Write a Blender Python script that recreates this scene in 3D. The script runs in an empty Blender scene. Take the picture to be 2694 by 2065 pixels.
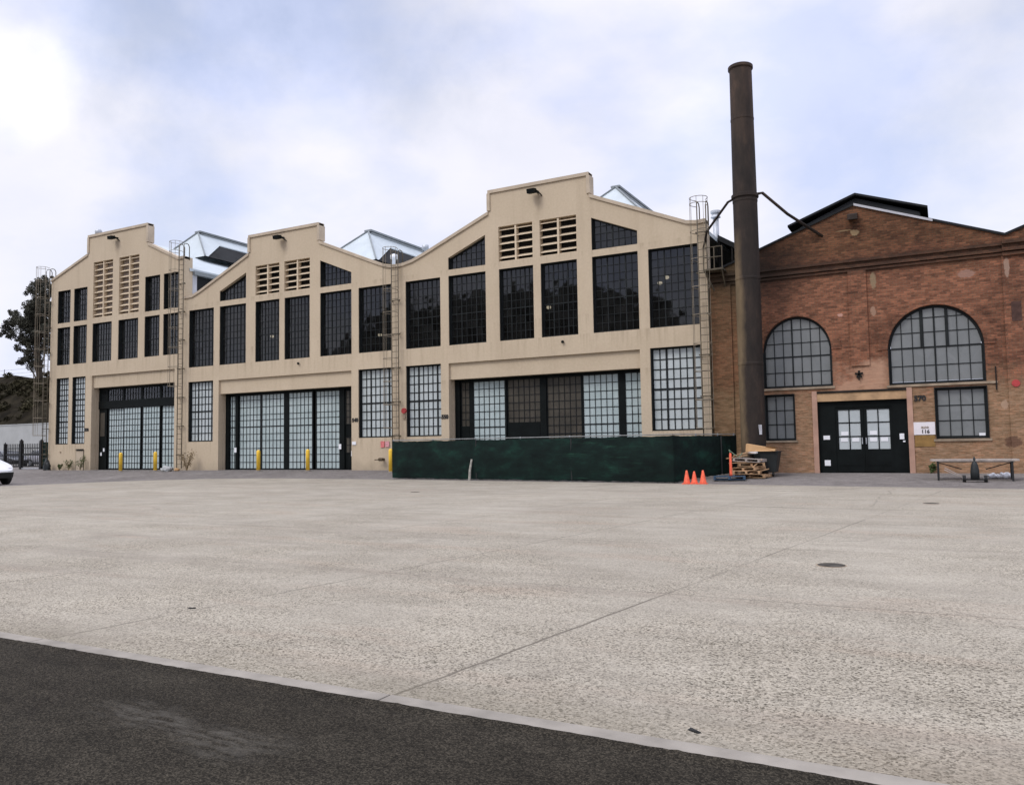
import bpy, bmesh, math, random
from mathutils import Vector, Matrix
from mathutils.geometry import tessellate_polygon
random.seed(7)
S = bpy.context.scene
COL = S.collection
R = math.radians

# ------------------------------------------------------------------ camera
cam = bpy.data.cameras.new('camera'); cam.sensor_fit = 'HORIZONTAL'; cam.sensor_width = 36.0
cam.lens = 28.463; cam.clip_end = 4000; cam.clip_start = 0.05
camo = bpy.data.objects.new('camera', cam); COL.objects.link(camo); S.camera = camo
rx = Vector((0.8812216, 0.4724368, -0.0158735)); ux = Vector((0.0449197, -0.0502645, 0.9977253)); bx_ = Vector((0.4705643, -0.8799301, -0.0655159))
camo.matrix_world = Matrix(((rx.x, ux.x, bx_.x, 0), (rx.y, ux.y, bx_.y, 0), (rx.z, ux.z, bx_.z, 0), (0, 0, 0, 1)))

# ------------------------------------------------------------------ light
S.view_settings.view_transform = 'Standard'; S.view_settings.look = 'None'
S.view_settings.exposure = 0.0; S.view_settings.gamma = 1.0
SUN_EL, SUN_AZ = R(48), R(205)        # azimuth measured from +Y clockwise: behind the camera, a little left
sun = bpy.data.lights.new('sun', 'SUN'); sun.energy = 1.5; sun.angle = R(22); sun.color = (1.0, 0.955, 0.88)
suno = bpy.data.objects.new('sun', sun); COL.objects.link(suno)
sd = Vector((math.sin(SUN_AZ) * math.cos(SUN_EL), math.cos(SUN_AZ) * math.cos(SUN_EL), math.sin(SUN_EL)))
suno.rotation_euler = sd.to_track_quat('Z', 'Y').to_euler(); suno.location = sd * 60

w = bpy.data.worlds.new('World'); S.world = w; w.use_nodes = True
nt = w.node_tree; N = nt.nodes; L = nt.links; N.clear()
wo = N.new('ShaderNodeOutputWorld')
sky = N.new('ShaderNodeTexSky'); sky.sky_type = 'NISHITA'; sky.sun_disc = False
sky.sun_elevation = SUN_EL; sky.sun_rotation = SUN_AZ; sky.air_density = 1.0; sky.dust_density = 0.8; sky.ozone_density = 1.5
bsky = N.new('ShaderNodeBackground'); bsky.inputs[1].default_value = 0.15
L.new(sky.outputs[0], bsky.inputs[0])
tc = N.new('ShaderNodeTexCoord')
mp = N.new('ShaderNodeMapping'); mp.inputs['Scale'].default_value = (1.0, 1.0, 2.0); mp.inputs['Location'].default_value = (3.1, 1.7, 0.35)
L.new(tc.outputs['Generated'], mp.inputs[0])
n1 = N.new('ShaderNodeTexNoise'); n1.inputs['Scale'].default_value = 2.3; n1.inputs['Detail'].default_value = 7; n1.inputs['Roughness'].default_value = 0.52; n1.inputs['Distortion'].default_value = 0.35
L.new(mp.outputs[0], n1.inputs['Vector'])
cr = N.new('ShaderNodeValToRGB'); cr.color_ramp.elements[0].position = 0.36; cr.color_ramp.elements[0].color = (0.86, 0.86, 0.86, 1)
cr.color_ramp.elements[1].position = 0.56; cr.color_ramp.elements[1].color = (1, 1, 1, 1)
L.new(n1.outputs[0], cr.inputs[0])
# cloud deck: bright overhead, a little dimmer in a second, finer pattern
n2 = N.new('ShaderNodeTexNoise'); n2.inputs['Scale'].default_value = 4.2; n2.inputs['Detail'].default_value = 6
L.new(mp.outputs[0], n2.inputs['Vector'])
cr2 = N.new('ShaderNodeValToRGB'); cr2.color_ramp.elements[0].position = 0.36; cr2.color_ramp.elements[0].color = (0.75, 0.81, 1.07, 1)
cr2.color_ramp.elements[1].position = 0.58; cr2.color_ramp.elements[1].color = (0.975, 0.965, 1.06, 1)
L.new(n2.outputs[0], cr2.inputs[0])
sep = N.new('ShaderNodeSeparateXYZ'); L.new(tc.outputs['Generated'], sep.inputs[0])
mr = N.new('ShaderNodeMapRange'); mr.inputs[1].default_value = 0.5; mr.inputs[2].default_value = 0.95; mr.inputs[3].default_value = 1.0; mr.inputs[4].default_value = 2.3
L.new(sep.outputs[2], mr.inputs[0])
bcl = N.new('ShaderNodeBackground'); L.new(cr2.outputs[0], bcl.inputs[0])
glow = mr.outputs[0]      # a few thicker, brighter banks of cloud
nb_ = N.new('ShaderNodeTexNoise'); nb_.inputs['Scale'].default_value = 5.0; nb_.inputs['Detail'].default_value = 7; L.new(tc.outputs['Generated'], nb_.inputs['Vector'])
for (px, py, rad, amt) in ((10, 190, .02, .16), (200, 80, .015, .10), (700, 640, .08, .06), (1850, 330, .10, .05)):
    v_ = (rx * ((px - 1347) / 2130) - ux * ((py - 1032.5) / 2130) - bx_).normalized()
    d = N.new('ShaderNodeVectorMath'); d.operation = 'DISTANCE'; L.new(tc.outputs['Generated'], d.inputs[0]); d.inputs[1].default_value = v_
    a_ = N.new('ShaderNodeMath'); a_.operation = 'MULTIPLY_ADD'; L.new(nb_.outputs[0], a_.inputs[0]); a_.inputs[1].default_value = .22; L.new(d.outputs['Value'], a_.inputs[2])
    m_ = N.new('ShaderNodeMapRange'); m_.interpolation_type = 'SMOOTHSTEP'; L.new(a_.outputs[0], m_.inputs[0]); m_.inputs[1].default_value = .10; m_.inputs[2].default_value = .14 + rad; m_.inputs[3].default_value = amt; m_.inputs[4].default_value = 0
    s_ = N.new('ShaderNodeMath'); s_.operation = 'ADD'; L.new(glow, s_.inputs[0]); L.new(m_.outputs[0], s_.inputs[1]); glow = s_.outputs[0]
L.new(glow, bcl.inputs[1])
mxs = N.new('ShaderNodeMixShader'); holes = cr.outputs[0]
nh = N.new('ShaderNodeTexNoise'); nh.inputs['Scale'].default_value = 3.4; nh.inputs['Detail'].default_value = 7; nh.inputs['Roughness'].default_value = 0.6; L.new(tc.outputs['Generated'], nh.inputs['Vector'])
def sky_dir(px, py):      # direction of a sky patch from its bearing and height (photo pixels only used to state them)
    v = rx * ((px - 1347) / 2130) - ux * ((py - 1032.5) / 2130) - bx_; return v.normalized()
for (px, py, rad, amt) in ((430, 40, .16, .50), (1000, 10, .20, .38), (330, 790, .20, .32), (2620, 90, .20, .46), (560, 420, .16, .22), (1080, 300, .14, .22), (2300, 420, .2, .18), (1500, 350, .22, .12)):
    d = N.new('ShaderNodeVectorMath'); d.operation = 'DISTANCE'; L.new(tc.outputs['Generated'], d.inputs[0]); d.inputs[1].default_value = sky_dir(px, py)
    nm_ = N.new('ShaderNodeMath'); nm_.operation = 'MULTIPLY_ADD'; L.new(nh.outputs[0], nm_.inputs[0]); nm_.inputs[1].default_value = .34; L.new(d.outputs['Value'], nm_.inputs[2])
    m_ = N.new('ShaderNodeMapRange'); m_.interpolation_type = 'SMOOTHSTEP'; L.new(nm_.outputs[0], m_.inputs[0]); m_.inputs[1].default_value = .12; m_.inputs[2].default_value = .17 + rad; m_.inputs[3].default_value = 1 - amt; m_.inputs[4].default_value = 1
    mm_ = N.new('ShaderNodeMath'); mm_.operation = 'MULTIPLY'; L.new(holes, mm_.inputs[0]); L.new(m_.outputs[0], mm_.inputs[1]); holes = mm_.outputs[0]
L.new(holes, mxs.inputs[0]); L.new(bsky.outputs[0], mxs.inputs[1]); L.new(bcl.outputs[0], mxs.inputs[2])
L.new(mxs.outputs[0], wo.inputs[0])

# ------------------------------------------------------------------ materials
class NT:
    """small helper round a material's node tree"""
    def __init__(s, name):
        s.m = bpy.data.materials.new(name); s.m.use_nodes = True
        s.t = s.m.node_tree; s.p = s.t.nodes['Principled BSDF']; s.out = s.t.nodes['Material Output']
    def n(s, typ, **kw):
        x = s.t.nodes.new('ShaderNode' + typ)
        for k, v in kw.items():
            if k in x.inputs: x.inputs[k].default_value = v
            else: setattr(x, k, v)
        return x
    def l(s, a, b): s.t.links.new(a, b)
    def pos(s, scale=(1, 1, 1), loc=(0, 0, 0)):
        g = s.n('NewGeometry'); m = s.n('Mapping'); m.inputs['Scale'].default_value = scale; m.inputs['Location'].default_value = loc
        s.l(g.outputs['Position'], m.inputs[0]); return m.outputs[0]
    def noise(s, vec, scale, detail=4, rough=0.55, dist=0.0):
        x = s.n('TexNoise', Scale=scale, Detail=detail, Roughness=rough, Distortion=dist); s.l(vec, x.inputs['Vector']); return x.outputs[0]
    def ramp(s, fac, *stops):
        x = s.n('ValToRGB'); e = x.color_ramp.elements
        while len(e) < len(stops): e.new(0.5)
        for el, (p, c) in zip(e, stops):
            el.position = p; el.color = (c, c, c, 1) if isinstance(c, (int, float)) else (*c, 1)
        s.l(fac, x.inputs[0]); return x.outputs[0]
    def mix(s, fac, a, b, blend='MIX'):
        x = s.n('Mix', data_type='RGBA', blend_type=blend)
        for sock, v in ((x.inputs[0], fac), (x.inputs[6], a), (x.inputs[7], b)):
            if isinstance(v, (int, float)): sock.default_value = v
            elif isinstance(v, tuple): sock.default_value = (*v, 1)
            else: s.l(v, sock)
        return x.outputs[2]
    def math(s, op, a, b=0.0, c=None):
        x = s.n('Math', operation=op)
        for i, v in enumerate((a, b, c)):
            if v is None: continue
            if isinstance(v, (int, float)): x.inputs[i].default_value = v
            else: s.l(v, x.inputs[i])
        return x.outputs[0]
    def bump(s, h, dist=0.02, strength=0.6):
        b = s.n('Bump', Strength=strength, Distance=dist); s.l(h, b.inputs['Height']); s.l(b.outputs[0], s.p.inputs['Normal'])
    def color(s, c):
        if isinstance(c, tuple): s.p.inputs['Base Color'].default_value = (*c, 1)
        else: s.l(c, s.p.inputs['Base Color'])
    def set(s, rough=0.8, metal=0.0, spec=0.5):
        s.p.inputs['Roughness'].default_value = rough; s.p.inputs['Metallic'].default_value = metal
        s.p.inputs['Specular IOR Level'].default_value = spec; return s

def plain(name, c, rough=0.7, metal=0.0, var=0.18, scale=3.0, spec=0.4, bump=0.0):
    t = NT(name); v = t.pos(); a = t.noise(v, scale, 5)
    lo = tuple(x * (1 - var) for x in c); hi = tuple(min(1, x * (1 + var)) for x in c)
    t.color(t.ramp(a, (0.3, lo), (0.7, hi))); t.set(rough, metal, spec)
    if bump: t.bump(t.noise(v, scale * 12, 4), bump, 0.5)
    return t.m

def make_stucco():
    t = NT('tan_stucco'); v = t.pos()
    big = t.noise(v, 0.35, 5); fine = t.noise(v, 9.0, 6, 0.7)
    c = t.ramp(big, (0.30, (0.480, 0.388, 0.278)), (0.70, (0.556, 0.456, 0.332)))
    c = t.mix(0.35, c, t.ramp(fine, (0.3, (0.415, 0.338, 0.235)), (0.7, (0.60, 0.50, 0.36))))
    st = t.noise(t.pos((1.6, 1.6, 0.09)), 1.0, 6, 0.65)       # rain streaks running down the paint
    c = t.mix(t.ramp(st, (0.52, 0.0), (0.72, 0.20)), c, (0.30, 0.23, 0.155))
    g = t.n('NewGeometry'); sx = t.n('SeparateXYZ'); t.l(g.outputs['Position'], sx.inputs[0])
    low = t.math('MULTIPLY_ADD', t.noise(v, 1.5, 5), 1.3, sx.outputs[2])    # splash dirt at the foot
    c = t.mix(t.ramp(low, (0.0, 0.0), (1.0, 0.0)), c, (0.2, 0.16, 0.12))
    dirt = t.n('MapRange'); t.l(low, dirt.inputs[0]); dirt.inputs[1].default_value = 0.1; dirt.inputs[2].default_value = -0.75; dirt.inputs[3].default_value = 0; dirt.inputs[4].default_value = 0.45
    c = t.mix(dirt.outputs[0], c, (0.26, 0.215, 0.155))
    rp = t.ramp(t.noise(v, 0.55, 2, 0.4, 0.6), (0.60, 0.0), (0.615, 0.16)); c = t.mix(rp, c, (0.58, 0.485, 0.36))
    runs = t.ramp(t.noise(t.pos((3.2, 1, 0.22), (5, 0, 3)), 1.6, 5, 0.65), (0.50, 0.0), (0.66, 0.40))
    for zs_, dz_ in ((5.04, 1.0), (5.95, 0.9), (8.86, .32), (.53, .9), (3.30, .5)):
        ra = t.n('MapRange'); t.l(sx.outputs[2], ra.inputs[0]); ra.inputs[1].default_value = zs_ - dz_; ra.inputs[2].default_value = zs_
        rb_ = t.n('MapRange'); t.l(sx.outputs[2], rb_.inputs[0]); rb_.inputs[1].default_value = zs_ + .03; rb_.inputs[2].default_value = zs_
        c = t.mix(t.math('MULTIPLY', t.math('MULTIPLY', ra.outputs[0], rb_.outputs[0]), runs), c, (0.27, 0.205, 0.135))
    for x0, z0 in ((-47.3, 13.85), (-32.75, 11.9), (-16.55, 11.85), (-24.7, 9.3)):      # drip stains below the lamps
        d = t.math('ABSOLUTE', t.math('SUBTRACT', t.math('ADD', sx.outputs[0], t.math('MULTIPLY', t.math('SUBTRACT', t.noise(v, 1.3, 3), 0.5), 0.5)), x0))
        fx = t.n('MapRange'); t.l(d, fx.inputs[0]); fx.inputs[1].default_value = 0.28; fx.inputs[2].default_value = 0.02
        fz = t.n('MapRange'); t.l(sx.outputs[2], fz.inputs[0]); fz.inputs[1].default_value = z0 - 1.5; fz.inputs[2].default_value = z0 - 0.1
        ft = t.n('MapRange'); t.l(sx.outputs[2], ft.inputs[0]); ft.inputs[1].default_value = z0 + 0.1; ft.inputs[2].default_value = z0 - 0.05
        c = t.mix(t.math('MULTIPLY', t.math('MULTIPLY', t.math('MULTIPLY', fx.outputs[0], fz.outputs[0]), ft.outputs[0]), 0.45), c, (0.22, 0.16, 0.10))
    t.color(c); t.set(0.88, 0, 0.25); t.bump(t.noise(v, 14, 6, 0.7), 0.012, 0.5)
    return t.m

def make_brick():
    t = NT('old_brick'); g = t.n('NewGeometry'); sx = t.n('SeparateXYZ'); t.l(g.outputs['Position'], sx.inputs[0])
    X, Z = sx.outputs[0], sx.outputs[2]; v = t.pos()
    cb = t.n('CombineXYZ'); t.l(t.math('ADD', X, t.math('MULTIPLY', sx.outputs[1], 1.0)), cb.inputs[0]); t.l(Z, cb.inputs[1])
    br = t.n('TexBrick'); br.inputs['Scale'].default_value = 1.0; br.inputs['Brick Width'].default_value = 0.24; br.inputs['Row Height'].default_value = 0.082
    br.inputs['Mortar Size'].default_value = 0.009; br.inputs['Mortar Smooth'].default_value = 0.3; br.inputs['Bias'].default_value = -0.1
    br.inputs['Color1'].default_value = (0.145, 0.060, 0.036, 1); br.inputs['Color2'].default_value = (0.305, 0.127, 0.074, 1); br.inputs['Mortar'].default_value = (0.15, 0.10, 0.07, 1)
    t.l(cb.outputs[0], br.inputs['Vector'])
    c = br.outputs['Color']
    nb = t.noise(v, 0.75, 6, 0.65); nm = t.noise(t.pos((1, 1, 2.2)), 2.4, 6, 0.7)
    # broad weathering tones, with ragged edges
    c = t.mix(t.ramp(nm, (0.40, 0.0), (0.64, 0.75)), c, t.mix(1.0, c, (1.48, 1.42, 1.32), 'MULTIPLY'))
    c = t.mix(t.ramp(t.noise(t.pos((1, 1, 3.0), (7, 0, 1)), 5.5, 5, 0.7), (0.52, 0.0), (0.70, 0.35)), c, (0.33, 0.20, 0.11))
    c = t.mix(t.ramp(t.noise(t.pos((1, 1, 3.0), (1, 0, 5)), 4.0, 5, 0.7), (0.34, 0.55), (0.46, 0.0)), c, (0.06, 0.034, 0.024))
    c = t.mix(t.ramp(nb, (0.36, 0.85), (0.54, 0.0)), c, t.mix(1.0, c, (0.50, 0.50, 0.52), 'MULTIPLY'))
    zz = t.math('ADD', Z, t.math('MULTIPLY', t.math('SUBTRACT', nb, 0.5), 3.0))
    low = t.n('MapRange'); t.l(zz, low.inputs[0]); low.inputs[1].default_value = 2.5; low.inputs[2].default_value = 1.5; low.inputs[3].default_value = 0; low.inputs[4].default_value = 0.70
    ochre = t.ramp(t.noise(t.pos((1, 1, 5.0)), 2.6, 6, 0.75), (0.30, (0.13, 0.088, 0.052)), (0.42, (0.29, 0.200, 0.112)), (0.55, (0.48, 0.335, 0.20)), (0.70, (0.64, 0.44, 0.31)))
    c = t.mix(low.outputs[0], c, t.mix(0.35, ochre, c))
    top = t.n('MapRange'); t.l(zz, top.inputs[0]); top.inputs[1].default_value = 6.3; top.inputs[2].default_value = 7.6; top.inputs[3].default_value = 0; top.inputs[4].default_value = 0.9
    c = t.mix(top.outputs[0], c, t.mix(1.0, c, (0.56, 0.60, 0.54), 'MULTIPLY'))
    # soot beside the stack (a stain of its own)
    dx = t.math('ABSOLUTE', t.math('ADD', X, 7.1)); sr = t.math('ADD', dx, t.math('MULTIPLY', t.math('SUBTRACT', nb, 0.5), 2.0))
    s1 = t.n('MapRange'); t.l(sr, s1.inputs[0]); s1.inputs[1].default_value = 3.2; s1.inputs[2].default_value = 0.5
    s2 = t.n('MapRange'); t.l(t.math('ABSOLUTE', t.math('SUBTRACT', zz, 7.1)), s2.inputs[0]); s2.inputs[1].default_value = 2.4; s2.inputs[2].default_value = 0.4
    c = t.mix(t.math('MULTIPLY', t.math('MULTIPLY', s1.outputs[0], s2.outputs[0]), 0.92), c, (0.022, 0.017, 0.014))
    # left strip by the tan hall: yellow-brown and dirtier
    s3 = t.n('MapRange'); t.l(t.math('ADD', X, t.math('MULTIPLY', t.math('SUBTRACT', nb, 0.5), 0.8)), s3.inputs[0]); s3.inputs[1].default_value = -6.5; s3.inputs[2].default_value = -6.9; s3.inputs[3].default_value = 0; s3.inputs[4].default_value = 0.6
    c = t.mix(s3.outputs[0], c, t.mix(1.0, t.mix(0.5, c, ochre), (0.52, 0.50, 0.42), 'MULTIPLY'))
    # pink repointing over the doors
    pk = t.n('MapRange'); t.l(t.math('ABSOLUTE', t.math('SUBTRACT', zz, 2.35)), pk.inputs[0]); pk.inputs[1].default_value = 0.75; pk.inputs[2].default_value = 0.3
    pk2 = t.n('MapRange'); t.l(t.math('ABSOLUTE', t.math('ADD', X, 2.85)), pk2.inputs[0]); pk2.inputs[1].default_value = 1.15; pk2.inputs[2].default_value = 0.75
    c = t.mix(t.math('MULTIPLY', t.math('MULTIPLY', pk.outputs[0], pk2.outputs[0]), 0.75), c, t.mix(0.3, (0.52, 0.30, 0.21), ochre))
    sp = t.ramp(t.noise(t.pos((1, 1, 1.6), (4, 0, 2)), 1.7, 7, 0.75), (0.70, 0.0), (0.74, 0.6))       # pale patches of render
    c = t.mix(sp, c, (0.42, 0.26, 0.205))
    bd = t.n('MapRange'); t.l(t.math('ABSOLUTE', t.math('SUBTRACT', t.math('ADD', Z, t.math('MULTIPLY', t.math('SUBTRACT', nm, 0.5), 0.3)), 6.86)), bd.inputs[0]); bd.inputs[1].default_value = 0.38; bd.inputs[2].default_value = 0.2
    c = t.mix(t.math('MULTIPLY', bd.outputs[0], 0.62), c, (0.035, 0.026, 0.02))          # cornice shadow painted into the brick as a dark band
    for bx0, bz0, rx0, rz0, col in ((-2.84, 8.18, .17, .13, (.34, .25, .14)), (-3.25, 8.3, .3, .03, (.25, .18, .10)), (-3.5, 4.95, .12, .07, (.55, .32, .26)), (-2.25, 6.2, .12, .35, (.27, .21, .13)), (-2.3, 5.0, .12, .2, (.36, .23, .16)), (.9, 6.1, .3, .16, (.33, .20, .155)), (2.2, 6.2, .1, .4, (.36, .25, .19)), (1.9, 1.2, .14, .16, (.44, .30, .21)), (2.1, -.15, .3, .22, (.10, .05, .035))):
        ex = t.math('DIVIDE', t.math('SUBTRACT', X, bx0), rx0); ez = t.math('DIVIDE', t.math('SUBTRACT', Z, bz0), rz0)
        e = t.math('ADD', t.math('ADD', t.math('MULTIPLY', ex, ex), t.math('MULTIPLY', ez, ez)), t.math('MULTIPLY', t.math('SUBTRACT', t.noise(v, 6.0, 4, 0.7), 0.5), 2.2))
        c = t.mix(t.ramp(e, (0.6, 0.75), (1.0, 0.0)), c, col)
    t.color(c); t.set(0.92, 0, 0.2)
    hb = t.mix(0.4, br.outputs['Fac'], t.noise(v, 12, 5)); t.bump(t.math('MULTIPLY', hb, -1.0), 0.012, 0.7)
    return t.m

def make_plaza():
    t = NT('exposed_aggregate_concrete'); g = t.n('NewGeometry'); sx = t.n('SeparateXYZ'); t.l(g.outputs['Position'], sx.inputs[0])
    X, Y = sx.outputs[0], sx.outputs[1]; v = t.pos()
    big = t.noise(v, 0.16, 6, 0.6, 0.3); mid = t.noise(t.pos((1, 2.2, 1)), 0.8, 6, 0.65)
    c = t.ramp(big, (0.32, (0.298, 0.270, 0.222)), (0.68, (0.395, 0.362, 0.300)))
    c = t.mix(0.5, c, t.ramp(mid, (0.30, (0.255, 0.230, 0.188)), (0.70, (0.412, 0.378, 0.315))))
    rust = t.ramp(t.noise(t.pos((0.5, 2.4, 1), (3, 1, 0)), 0.5, 5, 0.6), (0.55, 0.0), (0.75, 0.45))
    c = t.mix(rust, c, (0.34, 0.265, 0.205))
    ag = t.n('TexVoronoi', Scale=72.0); t.l(v, ag.inputs['Vector'])
    hsv = t.n('SeparateColor'); t.l(ag.outputs['Color'], hsv.inputs[0])
    near_grain = t.n('MapRange'); t.l(Y, near_grain.inputs[0]); near_grain.inputs[1].default_value = 15.0; near_grain.inputs[2].default_value = 6.0; near_grain.inputs[3].default_value = 0.0; near_grain.inputs[4].default_value = 0.25
    wear = t.math('MINIMUM', t.math('ADD', t.ramp(t.noise(v, 0.55, 6, 0.65), (0.38, 0.30), (0.62, 0.85)), near_grain.outputs[0]), 1.0)     # worn-off paste in patches; grain also made stronger on the near slabs
    c2 = t.mix(1.0, c, t.ramp(hsv.outputs[0], (0.06, (0.28, 0.27, 0.25)), (0.30, (0.84, 0.82, 0.78)), (0.62, (1.04, 1.03, 1.01)), (0.95, (1.28, 1.26, 1.22))), 'MULTIPLY')
    c = t.mix(wear, c, c2)
    fine = t.ramp(t.noise(v, 58.0, 4, 0.75), (0.36, 0.42), (0.48, 1.0))
    c = t.mix(t.math('MULTIPLY', wear, 0.9), c, t.mix(1.0, c, fine, 'MULTIPLY'))
    # saw-cut joints on the slab grid, broken up by wear
    wob = t.math('ADD', t.math('MULTIPLY', t.math('SUBTRACT', t.noise(v, 2.2, 4), 0.5), 0.06), t.math('MULTIPLY', t.math('SUBTRACT', t.noise(v, 22.0, 4, 0.7), 0.5), 0.022))
    U = t.math('ADD', t.math('SUBTRACT', X, t.math('MULTIPLY', t.math('SUBTRACT', Y, 4.24), 0.139)), wob)
    def lines(val, off, period, width):
        m = t.math('PINGPONG', t.math('SUBTRACT', val, off), period / 2)
        r = t.n('MapRange'); t.l(m, r.inputs[0]); r.inputs[1].default_value = width; r.inputs[2].default_value = width * 0.3; return r.outputs[0]
    j = t.math('MAXIMUM', lines(U, -3.28, 3.72, 0.022), t.math('MULTIPLY', lines(t.math('ADD', Y, wob), 8.45, 3.98, 0.024), t.math('GREATER_THAN', Y, 6.0)))
    jm = t.ramp(t.noise(t.pos((1, 1, 1), (9, 2, 0)), 0.45, 4), (0.40, 0.22), (0.60, 0.75))
    near = t.n('MapRange'); t.l(t.math('ABSOLUTE', t.math('ADD', U, 3.28)), near.inputs[0]); near.inputs[1].default_value = 0.6; near.inputs[2].default_value = 0.3
    neary = t.n('MapRange'); t.l(Y, neary.inputs[0]); neary.inputs[1].default_value = 9.5; neary.inputs[2].default_value = 8.0
    jm = t.math('MAXIMUM', jm, t.math('MULTIPLY', t.math('MULTIPLY', near.outputs[0], neary.outputs[0]), 0.9))
    c = t.mix(t.math('MULTIPLY', j, jm), c, (0.12, 0.105, 0.085))
    gr = t.n('MapRange'); t.l(t.math('ADD', Y, t.math('MULTIPLY', t.math('SUBTRACT', t.noise(v, 1.4, 5, 0.7), 0.5), 1.6)), gr.inputs[0]); gr.inputs[1].default_value = 5.1; gr.inputs[2].default_value = 4.3
    c = t.mix(t.math('MULTIPLY', gr.outputs[0], 0.42), c, (0.15, 0.13, 0.095))       # dirt washed against the kerb
    tk = t.ramp(t.noise(t.pos((0.10, 1.7, 1), (2, 5, 0)), 0.9, 5, 0.6), (0.54, 0.0), (0.68, 0.38))      # dull wheel tracks running along the yard
    c = t.mix(tk, c, (0.215, 0.188, 0.155))
    oil = t.ramp(t.noise(v, 0.85, 3, 0.5), (0.70, 0.0), (0.78, 0.35)); c = t.mix(oil, c, (0.16, 0.14, 0.115))
    ck = t.n('TexVoronoi', feature='DISTANCE_TO_EDGE', Scale=0.16); wv = t.n('Mix', data_type='VECTOR'); wv.inputs[0].default_value = 0.35; nz = t.n('TexNoise', Scale=0.7, Detail=6.0); t.l(v, nz.inputs['Vector']); t.l(v, wv.inputs[4]); t.l(nz.outputs['Color'], wv.inputs[5]); t.l(wv.outputs[1], ck.inputs['Vector'])
    cm = t.math('MULTIPLY', t.ramp(ck.outputs['Distance'], (0.0, 1.0), (0.0035, 0.0)), t.ramp(t.noise(t.pos((1, 1, 1), (4, 7, 0)), 0.28, 3), (0.50, 0.0), (0.60, 0.5)))
    c = t.mix(cm, c, (0.13, 0.115, 0.095))       # wandering hairline cracks
    t.color(c); t.set(0.95, 0, 0.1)
    t.bump(t.math('ADD', ag.outputs['Distance'], t.noise(v, 60, 4)), 0.006, 0.55)
    return t.m

def make_asphalt(name, lo, hi, speck, patch=None, vs=70.0):
    t = NT(name); v = t.pos()
    big = t.noise(v, 0.4, 6, 0.6)
    c = t.ramp(big, (0.3, lo), (0.7, hi))
    vo = t.n('TexVoronoi', Scale=vs); t.l(v, vo.inputs['Vector']); h = t.n('SeparateColor'); t.l(vo.outputs['Color'], h.inputs[0])
    c = t.mix(speck, c, t.mix(1.0, c, t.ramp(h.outputs[0], (0.1, 0.35), (0.6, 1.0), (0.93, 2.2)), 'MULTIPLY'))
    mid = t.noise(t.pos((1, 1.6, 1)), 2.6, 6, 0.7); c = t.mix(1.0, c, t.ramp(mid, (0.3, 0.72), (0.7, 1.28)), 'MULTIPLY')
    if patch:
        sx = t.n('SeparateXYZ'); g = t.n('NewGeometry'); t.l(g.outputs['Position'], sx.inputs[0])
        # worn pale scuff lying along the kerb
        a = t.math('ADD', t.math('MULTIPLY', sx.outputs[0], 0.10), t.math('SUBTRACT', sx.outputs[1], 2.98))
        a = t.math('ADD', a, t.math('MULTIPLY', t.math('SUBTRACT', t.noise(v, 3.0, 5, 0.7), 0.5), 0.55))
        fa = t.n('MapRange'); t.l(t.math('ABSOLUTE', a), fa.inputs[0]); fa.inputs[1].default_value = 0.22; fa.inputs[2].default_value = 0.02
        fx = t.n('MapRange'); t.l(t.math('ABSOLUTE', t.math('ADD', sx.outputs[0], 4.05)), fx.inputs[0]); fx.inputs[1].default_value = 0.95; fx.inputs[2].default_value = 0.5
        rag = t.ramp(t.noise(t.pos((1.5, 6, 1)), 3.0, 6, 0.75), (0.42, 0.0), (0.58, 0.75))
        c = t.mix(t.math('MULTIPLY', t.math('MULTIPLY', fa.outputs[0], fx.outputs[0]), rag), c, patch)
    t.color(c); t.set(0.95, 0, 0.1); t.bump(t.math('ADD', vo.outputs['Distance'], t.noise(v, 40, 4)), 0.006, 0.6)
    return t.m

def make_clear_glass(name, tint, gl=1.0):
    t = NT(name); t.t.nodes.remove(t.p)
    tr = t.n('BsdfTransparent'); tr.inputs[0].default_value = (*tint, 1)
    v = t.pos(); dirt = t.n('BsdfDiffuse'); dirt.inputs[0].default_value = (0.11, 0.11, 0.107, 1)
    dm = t.n('MixShader'); gi = t.n('NewGeometry'); t.l(t.math('ADD', t.ramp(t.noise(t.pos((1, 1, 0.6)), 1.4, 6, 0.7), (0.42, 0.02), (0.72, 0.12)), t.ramp(gi.outputs['Random Per Island'], (0.0, 0.0), (0.85, 0.015), (0.97, 0.06))), dm.inputs[0]); t.l(tr.outputs[0], dm.inputs[1]); t.l(dirt.outputs[0], dm.inputs[2])
    g = t.n('BsdfGlossy'); g.inputs['Roughness'].default_value = 0.03; g.inputs[0].default_value = (0.95, 0.97, 1, 1)
    b = t.n('Bump', Strength=0.25, Distance=0.02); t.l(t.noise(v, 1.1, 2), b.inputs['Height']); t.l(b.outputs[0], g.inputs['Normal'])
    fr = t.n('Fresnel'); fr.inputs[0].default_value = 1.5
    mx = t.n('MixShader'); t.l(t.math('MULTIPLY', fr.outputs[0], gl), mx.inputs[0]); t.l(dm.outputs[0], mx.inputs[1]); t.l(g.outputs[0], mx.inputs[2])
    t.l(mx.outputs[0], t.out.inputs[0]); return t.m

def make_pale_pane(name, lo, hi, rough=0.25, scale=0.9):
    t = NT(name); v = t.pos()
    a = t.noise(v, scale, 5, 0.6); wn = t.n('TexVoronoi', Scale=2.3); t.l(v, wn.inputs['Vector']); h = t.n('SeparateColor'); t.l(wn.outputs['Color'], h.inputs[0])
    c = t.mix(0.35, t.ramp(a, (0.3, lo), (0.7, hi)), t.ramp(h.outputs[0], (0.0, lo), (1.0, hi)))
    t.color(c); t.set(rough, 0, 0.4); return t.m

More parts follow.
